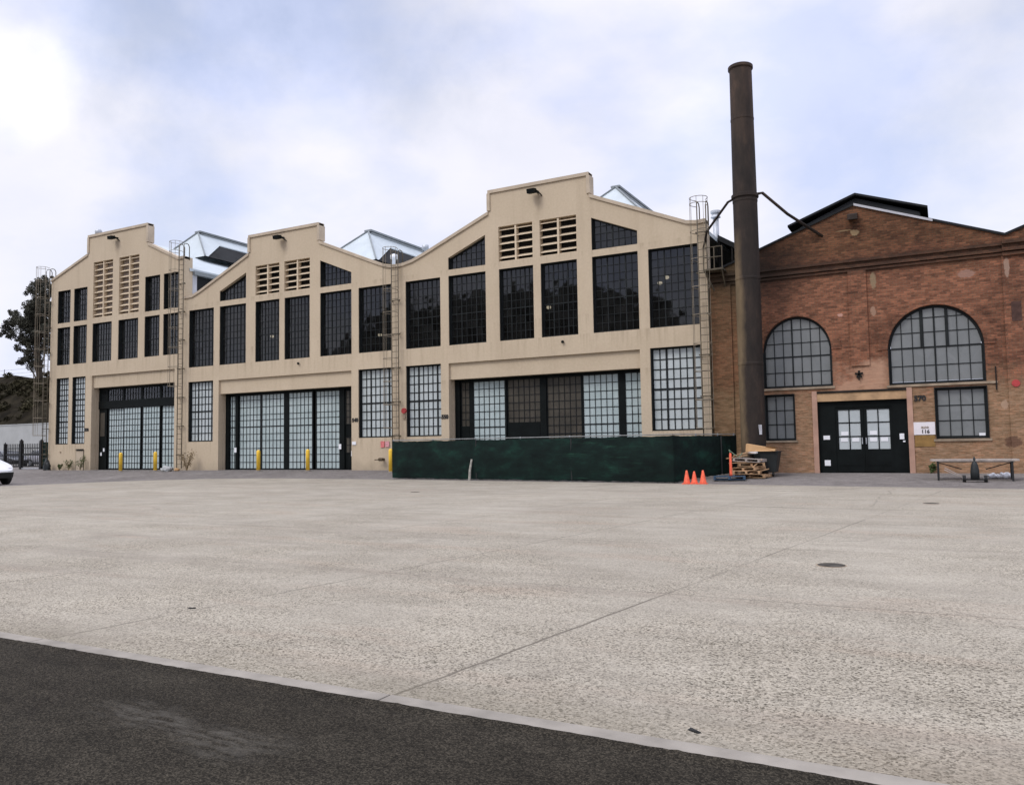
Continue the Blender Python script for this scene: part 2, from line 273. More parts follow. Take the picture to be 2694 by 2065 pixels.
M = {}
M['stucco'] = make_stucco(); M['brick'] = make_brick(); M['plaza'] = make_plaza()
M['apron'] = make_asphalt('worn_asphalt', (0.150, 0.136, 0.126), (0.205, 0.187, 0.173), 0.35)
M['road'] = make_asphalt('dark_asphalt', (0.0225, 0.0190, 0.0140), (0.0345, 0.0300, 0.0225), 0.85, (0.082, 0.075, 0.063), 120.0)
M['kerb'] = plain('trowelled_concrete', (0.262, 0.239, 0.207), 0.95, 0, 0.22, 3.0, 0.08, 0.006)
M['coping'] = plain('coping_stucco', (0.47, 0.39, 0.295), 0.85, 0, 0.12, 1.5, 0.25)
M['trim'] = plain('louvre_paint', (0.60, 0.49, 0.35), 0.75, 0, 0.1, 2.0, 0.3)
M['steel_sash'] = plain('dark_steel_sash', (0.013, 0.0155, 0.016), 0.55, 0, 0.3, 2.0, 0.18)
M['black'] = plain('black_paint', (0.0045, 0.0065, 0.0065), 0.6, 0, 0.35, 2.0, 0.12)
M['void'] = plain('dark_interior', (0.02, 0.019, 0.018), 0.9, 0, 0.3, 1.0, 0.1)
M['glass'] = make_clear_glass('dark_glass', (0.30, 0.32, 0.32))
M['glassA'] = make_clear_glass('grimy_glass', (0.48, 0.50, 0.49))
M['pale'] = make_pale_pane('frosted_pane', (0.35, 0.425, 0.425), (0.475, 0.55, 0.55))
M['palegrey'] = make_pale_pane('frosted_pane_by_wall', (0.41, 0.455, 0.455), (0.52, 0.565, 0.57))
M['amber'] = make_pale_pane('brown_wired_pane', (0.038, 0.034, 0.027), (0.09, 0.078, 0.06), 0.4, 1.6)
M['greypane'] = make_pale_pane('grey_painted_pane', (0.155, 0.165, 0.165), (0.215, 0.225, 0.225), 0.3)
M['whitepane'] = make_pale_pane('white_backed_pane', (0.40, 0.44, 0.45), (0.50, 0.54, 0.55), 0.3)
M['rust'] = None
M['zinc'] = plain('white_zinc_roof', (0.47, 0.52, 0.54), 0.55, 0, 0.08, 0.9, 0.35)
M['zincgrey'] = plain('grey_ridge_metal', (0.21, 0.23, 0.235), 0.6, 0, 0.15, 2.0)
M['tar'] = plain('dark_roofing', (0.017, 0.018, 0.019), 0.85, 0, 0.3, 1.2, 0.2)
M['flash'] = plain('bright_flashing', (0.47, 0.47, 0.50), 0.5, 0, 0.12, 2.0)
M['ladder'] = plain('ladder_paint', (0.095, 0.078, 0.052), 0.7, 0, 0.3, 3.0)
M['cage'] = plain('cage_paint', (0.22, 0.185, 0.135), 0.7, 0, 0.25, 3.0)
M['galv'] = plain('galvanised_steel', (0.42, 0.44, 0.47), 0.45, 0.3, 0.2, 3.0)
M['yellow'] = plain('yellow_paint', (0.85, 0.54, 0.05), 0.55, 0, 0.15, 3.0)
M['orange'] = plain('orange_plastic', (0.80, 0.135, 0.065), 0.6, 0, 0.22, 14.0)
M['white'] = plain('white_paper', (0.78, 0.79, 0.82), 0.7, 0, 0.04, 3.0)
M['red'] = plain('red_paint', (0.40, 0.045, 0.045), 0.55, 0, 0.2, 6.0)
M['wood'] = plain('raw_pallet_wood', (0.42, 0.27, 0.155), 0.85, 0, 0.35, 5.0, 0.2)
M['weathered'] = plain('weathered_board', (0.36, 0.315, 0.285), 0.85, 0, 0.3, 4.0, 0.2)
M['card'] = plain('cardboard', (0.46, 0.285, 0.145), 0.9, 0, 0.15, 2.0, 0.1)
M['blueplastic'] = plain('blue_plastic', (0.03, 0.065, 0.11), 0.5, 0, 0.3, 4.0)
M['bin'] = plain('dumpster_steel', (0.016, 0.020, 0.021), 0.6, 0, 0.35, 2.0)
M['rubber'] = plain('black_rubber', (0.012, 0.012, 0.012), 0.75, 0, 0.2, 4.0)
M['leaf'] = plain('eucalyptus_leaf', (0.058, 0.057, 0.044), 0.8, 0, 0.5, 0.5, 0.1)
M['weed'] = plain('weed_leaf', (0.06, 0.085, 0.028), 0.7, 0, 0.45, 4.0, 0.2)
M['dry'] = plain('dry_stalk', (0.26, 0.195, 0.115), 0.85, 0, 0.35, 5.0, 0.1)
M['bark'] = plain('grey_bark', (0.055, 0.045, 0.034), 0.9, 0, 0.3, 1.0, 0.1)
M['hill'] = plain('scrubby_earth', (0.020, 0.0165, 0.0105), 0.95, 0, 0.6, 0.6, 0.05, 0.2)
M['retain'] = plain('pale_concrete_wall', (0.40, 0.41, 0.405), 0.85, 0, 0.1, 0.6, 0.2)
M['iron'] = plain('black_iron', (0.013, 0.014, 0.015), 0.6, 0, 0.2, 3.0)
M['dullsteel'] = plain('dull_fence_steel', (0.20, 0.205, 0.20), 0.6, 0, 0.35, 2.0)
M['dustyiron'] = plain('dusty_cast_iron', (0.060, 0.055, 0.047), 0.85, 0, 0.5, 9.0, 0.1)
M['pinkjamb'] = plain('pink_stone_jamb', (0.42, 0.26, 0.195), 0.85, 0, 0.15, 2.5, 0.2)
M['sillstone'] = plain('sill_stone', (0.30, 0.235, 0.17), 0.85, 0, 0.25, 3.0, 0.2)
M['bulb'] = NT('lamp_glow').m
_b = M['bulb'].node_tree.nodes['Principled BSDF']; _b.inputs['Emission Color'].default_value = (1.0, 0.82, 0.6, 1); _b.inputs['Emission Strength'].default_value = 1.1
def carpaint(n, c):
    t = NT(n); t.color(c); t.set(0.35, 0.0, 0.5); t.p.inputs['Coat Weight'].default_value = 0.8; t.p.inputs['Coat Roughness'].default_value = 0.08; return t.m
M['carwhite'] = carpaint('white_car_paint', (0.78, 0.79, 0.80)); M['cardark'] = carpaint('charcoal_car_paint', (0.035, 0.037, 0.042)); M['carsilver'] = carpaint('silver_car_paint', (0.33, 0.33, 0.36))
def carglass():
    t = NT('car_glass'); t.color((0.015, 0.018, 0.02)); t.set(0.06, 0, 0.6); return t.m
M['carglass'] = carglass()
def make_rust():
    t = NT('sooty_rusted_steel'); v = t.pos(); g = t.n('NewGeometry'); sx = t.n('SeparateXYZ'); t.l(g.outputs['Position'], sx.inputs[0])
    n = t.noise(t.pos((1, 1, 0.35)), 2.0, 6, 0.7)
    c = t.ramp(n, (0.30, (0.016, 0.0125, 0.0105)), (0.50, (0.028, 0.0205, 0.0165)), (0.68, (0.050, 0.034, 0.025)), (0.8, (0.075, 0.049, 0.034)))
    zz = t.math('ADD', sx.outputs[2], t.math('MULTIPLY', t.math('SUBTRACT', t.noise(v, 1.2, 5), 0.5), 1.2))
    up = t.n('MapRange'); t.l(zz, up.inputs[0]); up.inputs[1].default_value = 11.9; up.inputs[2].default_value = 12.4; up.inputs[3].default_value = 0; up.inputs[4].default_value = 0.55
    c = t.mix(up.outputs[0], c, t.mix(1.0, c, (2.1, 1.9, 1.7), 'MULTIPLY'))
    # old ochre paint left on one side of the lower half
    a = t.math('ADD', t.math('ADD', sx.outputs[0], 6.72), t.math('MULTIPLY', t.math('SUBTRACT', t.noise(t.pos((1, 1, 0.4)), 1.6, 5), 0.5), 0.5))
    fa = t.n('MapRange'); t.l(a, fa.inputs[0]); fa.inputs[1].default_value = -0.02; fa.inputs[2].default_value = -0.26
    fz = t.n('MapRange'); t.l(zz, fz.inputs[0]); fz.inputs[1].default_value = 8.6; fz.inputs[2].default_value = 6.8
    fl = t.n('MapRange'); t.l(zz, fl.inputs[0]); fl.inputs[1].default_value = -1.2; fl.inputs[2].default_value = 1.2; fl.inputs[3].default_value = 0.45; fl.inputs[4].default_value = 1.0
    c = t.mix(t.math('MULTIPLY', t.math('MULTIPLY', t.math('MULTIPLY', fa.outputs[0], fz.outputs[0]), fl.outputs[0]), 0.85), c, t.ramp(n, (0.3, (0.12, 0.088, 0.048)), (0.7, (0.21, 0.15, 0.085))))
    t.color(c); t.set(0.8, 0.0, 0.3); t.bump(t.noise(v, 8, 5), 0.01, 0.5); return t.m
M['rust'] = make_rust()
def make_screen():
    t = NT('green_windscreen_mesh'); v = t.pos((1, 1, 1))
    n = t.noise(t.pos((0.7, 0.7, 1.5)), 1.3, 6, 0.65)
    c = t.ramp(n, (0.35, (0.008, 0.0125, 0.0118)), (0.54, (0.0105, 0.0205, 0.0178)), (0.72, (0.015, 0.044, 0.033)))
    f = t.ramp(t.noise(t.pos((0.5, 0.5, 9.0)), 1.6, 5, 0.7), (0.58, 0.0), (0.68, 0.7))      # frayed pale threads
    gx = t.n('SeparateXYZ'); g = t.n('NewGeometry'); t.l(g.outputs['Position'], gx.inputs[0])
    m = t.n('MapRange'); t.l(t.math('ABSOLUTE', t.math('ADD', gx.outputs[0], 12.2)), m.inputs[0]); m.inputs[1].default_value = 2.4; m.inputs[2].default_value = 0.6
    c = t.mix(t.math('MULTIPLY', f, m.outputs[0]), c, (0.028, 0.085, 0.056))
    t.color(c); t.set(0.9, 0, 0.08); t.bump(t.noise(v, 3.0, 4), 0.05, 0.5); return t.m
M['screen'] = make_screen()

# ------------------------------------------------------------------ mesh helpers
class MB:
    def __init__(s): s.v = []; s.f = []
    def add(s, vs, fs):
        o = len(s.v); s.v += [tuple(p) for p in vs]; s.f += [tuple(i + o for i in f) for f in fs]; return s
    def box(s, x0, x1, y0, y1, z0, z1):
        return s.add([(x0, y0, z0), (x1, y0, z0), (x1, y1, z0), (x0, y1, z0), (x0, y0, z1), (x1, y0, z1), (x1, y1, z1), (x0, y1, z1)],
                     [(0, 3, 2, 1), (4, 5, 6, 7), (0, 1, 5, 4), (1, 2, 6, 5), (2, 3, 7, 6), (3, 0, 4, 7)])
    def hexa(s, p):      # 8 corners: bottom ring then top ring
        return s.add(p, [(0, 3, 2, 1), (4, 5, 6, 7), (0, 1, 5, 4), (1, 2, 6, 5), (2, 3, 7, 6), (3, 0, 4, 7)])
    def quad(s, *p): return s.add(p, [tuple(range(len(p)))])
    def bar(s, a, b, w, h=None, up=(0, 0, 1)):
        a, b = Vector(a), Vector(b); d = (b - a).normalized(); u = Vector(up)
        if abs(d.dot(u)) > 0.98: u = Vector((0, 1, 0))
        x = d.cross(u).normalized() * (w / 2); y = x.cross(d).normalized() * ((h or w) / 2)
        return s.hexa([a - x - y, a + x - y, a + x + y, a - x + y, b - x - y, b + x - y, b + x + y, b - x + y])
    def tube(s, pts, r, n=8, r2=None, cap=True):
        pts = [Vector(p) for p in pts]; rings = []; m = len(pts)
        for i, p in enumerate(pts):
            d = (pts[min(i + 1, m - 1)] - pts[max(i - 1, 0)]).normalized()
            u = Vector((0, 0, 1)) if abs(d.z) < 0.9 else Vector((0, 1, 0))
            x = d.cross(u).normalized(); y = x.cross(d)
            rr = r if r2 is None else r + (r2 - r) * i / max(1, m - 1)
            rings.append([p + x * rr * math.cos(2 * math.pi * k / n) + y * rr * math.sin(2 * math.pi * k / n) for k in range(n)])
        vs = [p for q in rings for p in q]; fs = []
        for i in range(m - 1):
            for k in range(n): fs.append((i * n + k, i * n + (k + 1) % n, (i + 1) * n + (k + 1) % n, (i + 1) * n + k))
        if cap: fs += [tuple(range(n - 1, -1, -1)), tuple((m - 1) * n + k for k in range(n))]
        return s.add(vs, fs)
    def lathe(s, c, prof, n=24):      # prof: (r, z) from bottom to top
        cx, cy = c; vs = []; fs = []
        for r, z in prof:
            for k in range(n): vs.append((cx + r * math.cos(2 * math.pi * k / n), cy + r * math.sin(2 * math.pi * k / n), z))
        for i in range(len(prof) - 1):
            for k in range(n): fs.append((i * n + k, i * n + (k + 1) % n, (i + 1) * n + (k + 1) % n, (i + 1) * n + k))
        fs += [tuple(range(n - 1, -1, -1)), tuple((len(prof) - 1) * n + k for k in range(n))]
        return s.add(vs, fs)
    def slab(s, loops, y0, y1):       # (x,z) outline with holes, extruded from y0 (front) to y1
        flat = [p for lp in loops for p in lp]
        tris = tessellate_polygon([[Vector((p[0], p[1], 0)) for p in lp] for lp in loops]); n = len(flat)
        vs = [(x, y0, z) for x, z in flat] + [(x, y1, z) for x, z in flat]
        fs = [tuple(t) for t in tris] + [tuple(n + i for i in reversed(t)) for t in tris]; o = 0
        for lp in loops:
            k = len(lp)
            for i in range(k): a, b = o + i, o + (i + 1) % k; fs.append((a, b, n + b, n + a))
            o += k
        return s.add(vs, fs)
    def build(s, name, mat, parent=None, smooth=False, bevel=0.0, recalc=True):
        me = bpy.data.meshes.new(name); me.from_pydata(s.v, [], s.f); me.update()
        if recalc:
            bm = bmesh.new(); bm.from_mesh(me); bmesh.ops.recalc_face_normals(bm, faces=bm.faces); bm.to_mesh(me); bm.free()
        me.materials.append(M[mat] if isinstance(mat, str) else mat)
        if smooth:
            for p in me.polygons: p.use_smooth = True
        o = bpy.data.objects.new(name, me); COL.objects.link(o)
        if bevel:
            b = o.modifiers.new('bevel', 'BEVEL'); b.width = bevel; b.segments = 2; b.limit_method = 'ANGLE'
        if parent: adopt(o, parent)
        return o
def world_of(o):
    m = o.matrix_basis.copy()
    return world_of(o.parent) @ o.matrix_parent_inverse @ m if o.parent else m
def adopt(o, parent):
    o.parent = parent; o.matrix_parent_inverse = world_of(parent).inverted()
def tag(o, label, cat, group=None, kind=None):
    if label: o['label'] = label
    if cat: o['category'] = cat
    if group: o['group'] = group
    if kind: o['kind'] = kind
    return o
def thing(name, loc, label, cat, group=None):
    o = bpy.data.objects.new(name, None); o.empty_display_size = 0.3; COL.objects.link(o); o.location = loc
    return tag(o, label, cat, group)
def struct(o): o['kind'] = 'structure'; return o
def rect(x0, x1, z0, z1): return [(x0, z0), (x1, z0), (x1, z1), (x0, z1)]
def copy_tree(o, parent=None):
    c = o.copy(); COL.objects.link(c)
    if parent: c.parent = parent; c.matrix_parent_inverse = o.matrix_parent_inverse.copy()
    for ch in o.children: copy_tree(ch, c)
    return c

# ------------------------------------------------------------------ ground
def ss(t): t = min(max(t, 0), 1); return t * t * (3 - 2 * t)
def hgt(x, y):
    p = -1.62 + (max(y, 4.3) - 4.3) * 0.0055
    wl = -1.15 - 0.11 * ss((x + 14) / 8); k = min(max((y - 29.3) / 4.2, 0), 1)
    return p * (1 - k) + wl * k
def sheet(name, xs, rows, dz, mat):
    vs = []; fs = []
    for x in xs:
        for y in rows(x): vs.append((x, y, hgt(x, y) + dz))
    m = len(rows(xs[0]))
    for i in range(len(xs) - 1):
        for j in range(m - 1): fs.append((i * m + j, (i + 1) * m + j, (i + 1) * m + j + 1, i * m + j + 1))
    return MB().add(vs, fs).build(name, mat)
far = [-1500, -400, -160, -110] + [-80 + i * 2 for i in range(50)] + [24, 40, 80, 200, 500, 1500]
ys = [-1500, -400, -120, -40, 0, 4.3, 12, 20, 26, 28, 29.3, 30.35, 31.4, 32.45, 33.5, 35, 45, 80, 200, 500, 1500]
struct(sheet('ground', far, lambda x: ys, -0.012, 'apron'))
EDGE = [(-70, 3.0), (-45, 4.4), (-41.5, 12), (-40.2, 18), (-38.74, 23.43), (-37.23, 26.77), (-35.8, 28.6), (-34.09, 29.51), (-30, 29.9), (-22.85, 29.84), (-10.01, 29.27), (-5.72, 28.67), (1.9, 27.72), (12, 26.6), (40, 24.0)]
def edge_y(x):
    for (a, ya), (b, yb) in zip(EDGE, EDGE[1:]):
        if a <= x <= b: return ya + (yb - ya) * (x - a) / (b - a)
    return 4.5
px_ = [-45 + i * 0.5 for i in range(171)]
struct(sheet('plaza', px_, lambda x: [4.38 + (max(edge_y(x), 4.5) - 4.38) * k / 30 for k in range(31)], 0.006, 'plaza'))
rr0 = random.Random(17); ragged = {}
def road_rows(x):      # the tarmac laps unevenly on to the kerb band
    if x not in ragged: ragged[x] = 4.231 + rr0.uniform(-.003, .006) + .003 * math.sin(x * 5.3) + (.008 if rr0.random() < .04 else 0)
    return [-60, -10, 0, 2, 4.15, ragged[x]]
road = sheet('road', [-120, -60, -30, -15] + [-10 + i * .04 for i in range(320)] + [5, 15, 40], road_rows, -0.004, 'road')
for v in road.data.vertices:
    if v.co.y > 4.1: v.co.z += .021 if v.co.y > 4.2 else .004
struct(road)
# flush concrete kerb band, cast in lengths with open joints
kb = MB(); x = -60.0; cuts = [-60 + 0.002] + [-3.28 + 3.72 * k for k in range(-14, 9)]
for a, b in zip(cuts, cuts[1:]):
    a += 0.006; b -= 0.006
    if b - a < 0.1: continue
    kb.hexa([(a, 4.222, hgt(a, 4.2) - 0.12), (b, 4.222, hgt(b, 4.2) - 0.12), (b, 4.385, hgt(b, 4.4) - 0.12), (a, 4.385, hgt(a, 4.4) - 0.12),
             (a, 4.222, hgt(a, 4.2) + 0.012), (b, 4.222, hgt(b, 4.2) + 0.012), (b, 4.385, hgt(b, 4.4) + 0.012), (a, 4.385, hgt(a, 4.4) + 0.012)])
struct(kb.build('kerb', 'kerb', bevel=0.006))

# ------------------------------------------------------------------ windows, doors
def sash(parent, x0, x1, z0, z1, cols, rows, pane, y=34.2, name='window', fw=0.07, bar=0.028, hv=(), hh=(), heavy=0.06, top=None, pmat=None, sub='pane', wmat='steel_sash', depth=0.06, rowz=None, topin=None, line=True):
    """a steel sash: outer frame and glazing bars (part) with its panes as a sub-part. top: function x -> z for sloping heads"""
    f = MB(); T = top or (lambda x: z1)
    yl = y - .165 if line else y
    if line:      # deep steel jamb and head lining the opening
        hz = max(T(x0 + 1e-4), z0 + .05)
        f.box(x0 + .001, x0 + .028, yl, y, z0 + .002, hz - .004); hz = max(T(x1 - 1e-4), z0 + .05); f.box(x1 - .028, x1 - .001, yl, y, z0 + .002, hz - .004)
        if top is None: f.box(x0 + .028, x1 - .028, yl, y, z1 - .028, z1 - .001)
    if top is None:
        f.box(x0, x0 + fw, y, y + depth, z0, z1); f.box(x1 - fw, x1, y, y + depth, z0, z1)
        f.box(x0 + fw, x1 - fw, y, y + depth, z0, z0 + fw); f.box(x0 + fw, x1 - fw, y, y + depth, z1 - fw, z1)
    else:
        n = 24
        n = 32; xs_ = [x0 + (x1 - x0) * (.5 - .5 * math.cos(math.pi * i / n)) for i in range(n + 1)]
        f.box(x0, x0 + fw, y, y + depth, z0, max(T(x0 + 1e-4), z0 + fw)); f.box(x1 - fw, x1, y, y + depth, z0, max(T(x1 - 1e-4), z0 + fw))
        f.box(x0 + fw, x1 - fw, y, y + depth, z0, z0 + fw)
        for a, b in zip(xs_, xs_[1:]):
            ta, tb = max(T(a), z0 + .02), max(T(b), z0 + .02)
            la, lb = (max(z0, ta - fw), max(z0, tb - fw)) if topin is None else (topin(a), topin(b))
            f.hexa([(a, y - .001, la), (b, y - .001, lb), (b, y + depth + .001, lb), (a, y + depth + .001, la), (a, y - .001, ta), (b, y - .001, tb), (b, y + depth + .001, tb), (a, y + depth + .001, ta)])
    cw = (x1 - x0 - 2 * fw) / cols; zt = z1 if top is None else max(T(x0 + (x1 - x0) * i / 20) for i in range(21))
    if rowz is None: rowz = [z0 + fw + (zt - z0 - 2 * fw) * j / rows for j in range(rows + 1)]
    for i in range(1, cols):
        xx = x0 + fw + cw * i; b = heavy if i in hv else bar
        ztop = T(xx) - fw * 0.5
        if ztop > z0 + fw: f.box(xx - b / 2, xx + b / 2, y + .004, y + depth - .004, z0 + fw * .6, ztop)
    for j in range(1, len(rowz) - 1):
        zz = rowz[j]; b = heavy if j in hh else bar
        xa, xb = x0 + fw * .6, x1 - fw * .6
        if top is not None:
            ok = [x0 + (x1 - x0) * i / 60 for i in range(61) if T(x0 + (x1 - x0) * i / 60) > zz + fw * .4]
            if not ok: continue
            xa, xb = max(xa, min(ok)), min(xb, max(ok))
        if xb > xa: f.box(xa, xb, y + .009, y + depth - .009, zz - b / 2, zz + b / 2)
    fo = f.build(name, wmat, parent)
    p = MB(); yy = y + depth * 0.55
    for i in range(cols):
        a = x0 + fw + cw * i; b = a + cw
        for j in range(len(rowz) - 1):
            c, d = rowz[j], rowz[j + 1]
            if topin is not None and d > min(T(a), T(b)) - fw:      # curved head: follow it in short steps
                for q in range(6):
                    qa, qb = a + cw * q / 6, a + cw * (q + 1) / 6; za, zb2 = min(d, T(qa) - fw * .25), min(d, T(qb) - fw * .25)
                    if max(za, zb2) > c: p.add([(qa, yy, c), (qb, yy, c), (qb, yy, max(zb2, c)), (qa, yy, max(za, c))], [(0, 1, 2, 3)])
                continue
            ta, tb = min(d, T(a) - fw * .3), min(d, T(b) - fw * .3)
            if max(ta, tb) <= c + .01: continue
            ta, tb = max(ta, c), max(tb, c)
            t1, t2 = random.uniform(-.0011, .0011), random.uniform(-.0016, .0016)
            p.add([(a, yy + t1, c), (b, yy - t1, c), (b, yy - t1 + t2, tb), (a, yy + t1 + t2, ta)], [(0, 1, 2, 3)])
    p.build(sub, pane, fo, recalc=False)
    return fo

def louvre(parent, x0, x1, z0, z1, rows, y=34.0):
    f = MB(); xm = (x0 + x1) / 2
    f.box(xm - .045, xm + .045, y + .03, y + .30, z0, z1)
    h = (z1 - z0) / rows
    for k in range(rows):
        zt = z1 - h * k - 0.04
        for a, b in ((x0 + .003, xm - .045), (xm + .045, x1 - .003)):
            f.hexa([(a, y + .05, zt - h * .42), (b, y + .05, zt - h * .42), (b, y + .30, zt - .03), (a, y + .30, zt - .03),
                    (a, y + .05, zt - h * .36), (b, y + .05, zt - h * .36), (b, y + .30, zt + .03), (a, y + .30, zt + .03)])
    f.box(x0, x1, y + .04, y + .30, z0, z0 + .03)
    fo = f.build('louvre_vent', 'trim', parent)
    MB().box(x0 + .01, x1 - .01, y + .33, y + .345, z0 + .01, z1 - .01).build('backing', 'void' if rows < 8 else 'weathered', fo)
    return fo

def coping(parent, line, y0=33.93, y1=34.42, h=0.13):
    c = MB()
    for (a, za), (b, zb) in zip(line, line[1:]):
        if abs(b - a) < 0.02:
            s_ = 1 if (zb < za) else -1       # upright end of a stepped parapet
            x_in = a - 0.12 * s_
            lo, hi = min(za, zb), max(za, zb)
            xa, xb = min(x_in, a + .05 * s_), max(x_in, a + .05 * s_)
            c.box(xa, xb, y0 + .003, y1 - .003, lo + h * .5, hi - h + .001)
        else:
            c.hexa([(a, y0, za - h), (b, y0, zb - h), (b, y1, zb - h), (a, y1, za - h), (a, y0, za + .03), (b, y0, zb + .03), (b, y1, zb + .03), (a, y1, za + .03)])
    return c.build('coping', 'coping', parent)

def floodlight(parent, x, z):
    f = MB(); f.box(x - .05, x + .05, 33.72, 34.0, z - .06, z + .04)
    f.hexa([(x - .36, 33.50, z - .14), (x + .02, 33.50, z - .14), (x + .02, 33.78, z - .10), (x - .36, 33.78, z - .10), (x - .36, 33.46, z + .06), (x + .02, 33.46, z + .06), (x + .02, 33.78, z + .12), (x - .36, 33.78, z + .12)])
    f.tube([(x + .02, 33.9, z - .02), (x + .16, 33.86, z - .12), (x + .2, 33.98, z - .2)], .03)
    return f.build('floodlight', 'black', parent)

def monitor(parent, xc, y0, za, hw, drop, front, length):
    """roof monitor: hipped white front end, hooded dark side openings, grey ridge cap"""
    zb = za - drop; yf = y0 - front; y1 = y0 + length
    m = MB()
    m.quad((xc, y0, za), (xc - hw, yf, zb), (xc + hw, yf, zb))
    for s in (-1, 1):
        e = xc + s * hw
        pt_ = lambda k, y: (xc + s * hw * k, y, za - drop * k)
        k1 = 0.36; ys_ = y0 + 1.1; yb = yf + 0.25
        m.quad((xc, y0, za), (e, yf, zb), (e, yb, zb), pt_(k1, ys_))                     # white cheek beside the hip
        m.quad((xc, y0, za), pt_(k1, ys_), pt_(k1, y1), (xc, y1, za))                    # hood
        m.quad(pt_(k1, ys_), pt_(k1, y1), (xc + s * hw * k1, y1, za - drop * k1 - .08), (xc + s * hw * k1, ys_, za - drop * k1 - .08))
    m.quad((xc, y1, za), (xc - hw, y1, zb), (xc + hw, y1, zb))
    mo = m.build('roof_monitor', 'zinc', parent)
    d = MB()
    for s in (-1, 1):
        k1 = 0.36; ys_ = y0 + 1.1; yb = yf + 0.25
        a = (xc + s * hw * .34, ys_ + .1, za - drop * k1 - .02); b = (xc + s * hw * .34, y1, za - drop * k1 - .02)
        cc = (xc + s * hw * .97, y1, zb); dd = (xc + s * hw * .97, yb + .05, zb)
        d.quad(a, b, cc, dd)
    d.build('opening', 'tar', mo)
    g = MB(); g.bar((xc, y0 - .1, za + .02), (xc, y1, za + .02), .55, .12)
    for s in (-1, 1):
        g.bar((xc, y0 - .04, za + .02), (xc + s * hw, yf - .03, zb + .03), .09, .07)
        g.bar((xc + .2 * s, y0, za - .16), (xc + .2 * s, y1, za - .16), .09, .16)
    g.build('ridge_cap', 'zincgrey', mo)
    return mo

def gable_roof(parent, x0, x1, zr, ze0, ze1, xr, y0, y1, mat, name='roof', t=0.18):
    m = MB()
    for a, za, b, zb in ((x0, ze0, xr, zr), (xr, zr, x1, ze1)):
        m.hexa([(a, y0, za - t), (b, y0, zb - t), (b, y1, zb - t), (a, y1, za - t), (a, y0, za), (b, y0, zb), (b, y1, zb), (a, y1, za)])
    return m.build(name, mat, parent)

def sliding_leaf(parent, x0, x1, z0, z1, cols, rows, pane, y=34.6, stile=0.06, hh=(), solid_to=None, rowz=None):
    z0b = z0 if solid_to is None else solid_to
    fo = sash(parent, x0, x1, z0b, z1, cols, rows, pane, y=y, name='sliding_door', fw=stile, bar=0.026, hh=hh, heavy=0.055, rowz=rowz, line=False)
    return fo

# ------------------------------------------------------------------ the three tan halls
BASE = -1.6
FY, BY = 34.0, 34.35
def hall_shell(parent, x0, x1, yb, floor_z=4.45, part=None):
    """dark inside of a hall, closed at the back"""
    m = MB(); m.box(x0, x1, yb, yb + .3, BASE, 15.0); m.build('back_wall', part or 'innerwall', parent)
    m = MB(); m.box(x0 + .3, x1 - .3, 36.2, yb, floor_z, floor_z + .25); m.build('upper_floor', 'innerwall', parent)
M['innerwall'] = plain('hall_inside', (0.075, 0.068, 0.060), 0.9, 0, 0.3, 0.5, 0.1)
M['whiteinner'] = plain('pale_window_backing', (0.42, 0.42, 0.40), 0.9, 0, 0.25, 0.8, 0.1)

# --- hall with two tall louvres (left)
A = thing('concrete_hall', (-47.3, 36, -1.15), 'tan concrete hall at the left end, with two tall louvre vents of many slats', 'building', 'tan concrete halls with stepped gables')
profA = [(-54.3, 11.96), (-50.34, 13.30), (-50.34, 14.53), (-44.33, 14.53), (-44.33, 13.26), (-41.5, 11.97), (-40.95, 11.97)]
outA = [(-54.3, BASE), *profA, (-40.95, BASE)]
W1 = [(-53.56, -52.16), (-51.79, -50.36), (-44.57, -43.15), (-42.82, -41.42)]
W2 = [(-53.54, -52.13), (-51.79, -50.35), (-49.76, -47.79), (-47.13, -45.18), (-44.57, -43.16), (-42.82, -41.43)]
W3 = [(-53.53, -52.17), (-51.79, -50.39)]
LV = [(-49.75, -47.75), (-47.12, -45.15)]
holes = [rect(a, b, 8.85, 11.09) for a, b in W1] + [rect(a, b, 5.96, 8.54) for a, b in W2] + [rect(a, b, 0.57, 5.07) for a, b in W3] + [rect(a, b, 8.90, 12.65) for a, b in LV] + [rect(-49.73, -41.72, BASE + .1, 5.055)]
MB().slab([outA] + holes, FY, BY).box(-41.35, -40.95, BY, 34.62, BASE, 11.97).build('wall', 'stucco', A)
coping(A, profA)
for k, (a, b) in enumerate(W1): sash(A, a, b, 8.85, 11.09, 5, 6, 'glassA', bar=.03, hh=(3,))
for k, (a, b) in enumerate(W2): sash(A, a, b, 5.96, 8.54, 7 if k in (2, 3) else 5, 7, 'glass' if k == 3 else 'glassA', bar=.03, hh=(3,))
for a, b in W3: sash(A, a, b, .57, 5.07, 5, 12, 'palegrey', bar=.05, hh=(4, 8), heavy=.085)
for a, b in LV: louvre(A, a, b, 8.90, 12.65, 10)
floodlight(A, -47.3, 13.97)
MB().box(-49.73, -41.72, 34.13, 34.34, 4.25, 5.055).build('lintel_panel', 'stucco', A)
MB().box(-49.73, -49.70, 34.36, 34.95, BASE, 4.25).box(-41.75, -41.72, 34.36, 34.95, BASE, 4.25).box(-49.7, -41.75, 34.36, 34.95, 4.25, 4.3).build('door_reveal', 'stucco', A)
m = MB(); m.box(-49.7, -41.75, 34.5, 34.66, 2.86, 3.36).box(-49.7, -41.75, 34.5, 34.66, 4.12, 4.25)
for xx in (-49.6, -48.9, -47.24, -45.43, -43.65, -41.8): m.box(xx - .09, xx + .09, 34.52, 34.65, 3.36, 4.12)
m.build('door_header', 'black', A)
for a, b in zip((-49.51, -48.81, -47.15, -45.34, -43.56), (-48.99, -47.33, -45.52, -43.74, -41.89)): sash(A, a, b, 3.36, 4.12, 6, 2, 'glassA', y=34.55, name='transom', fw=.02, bar=.03, line=False)
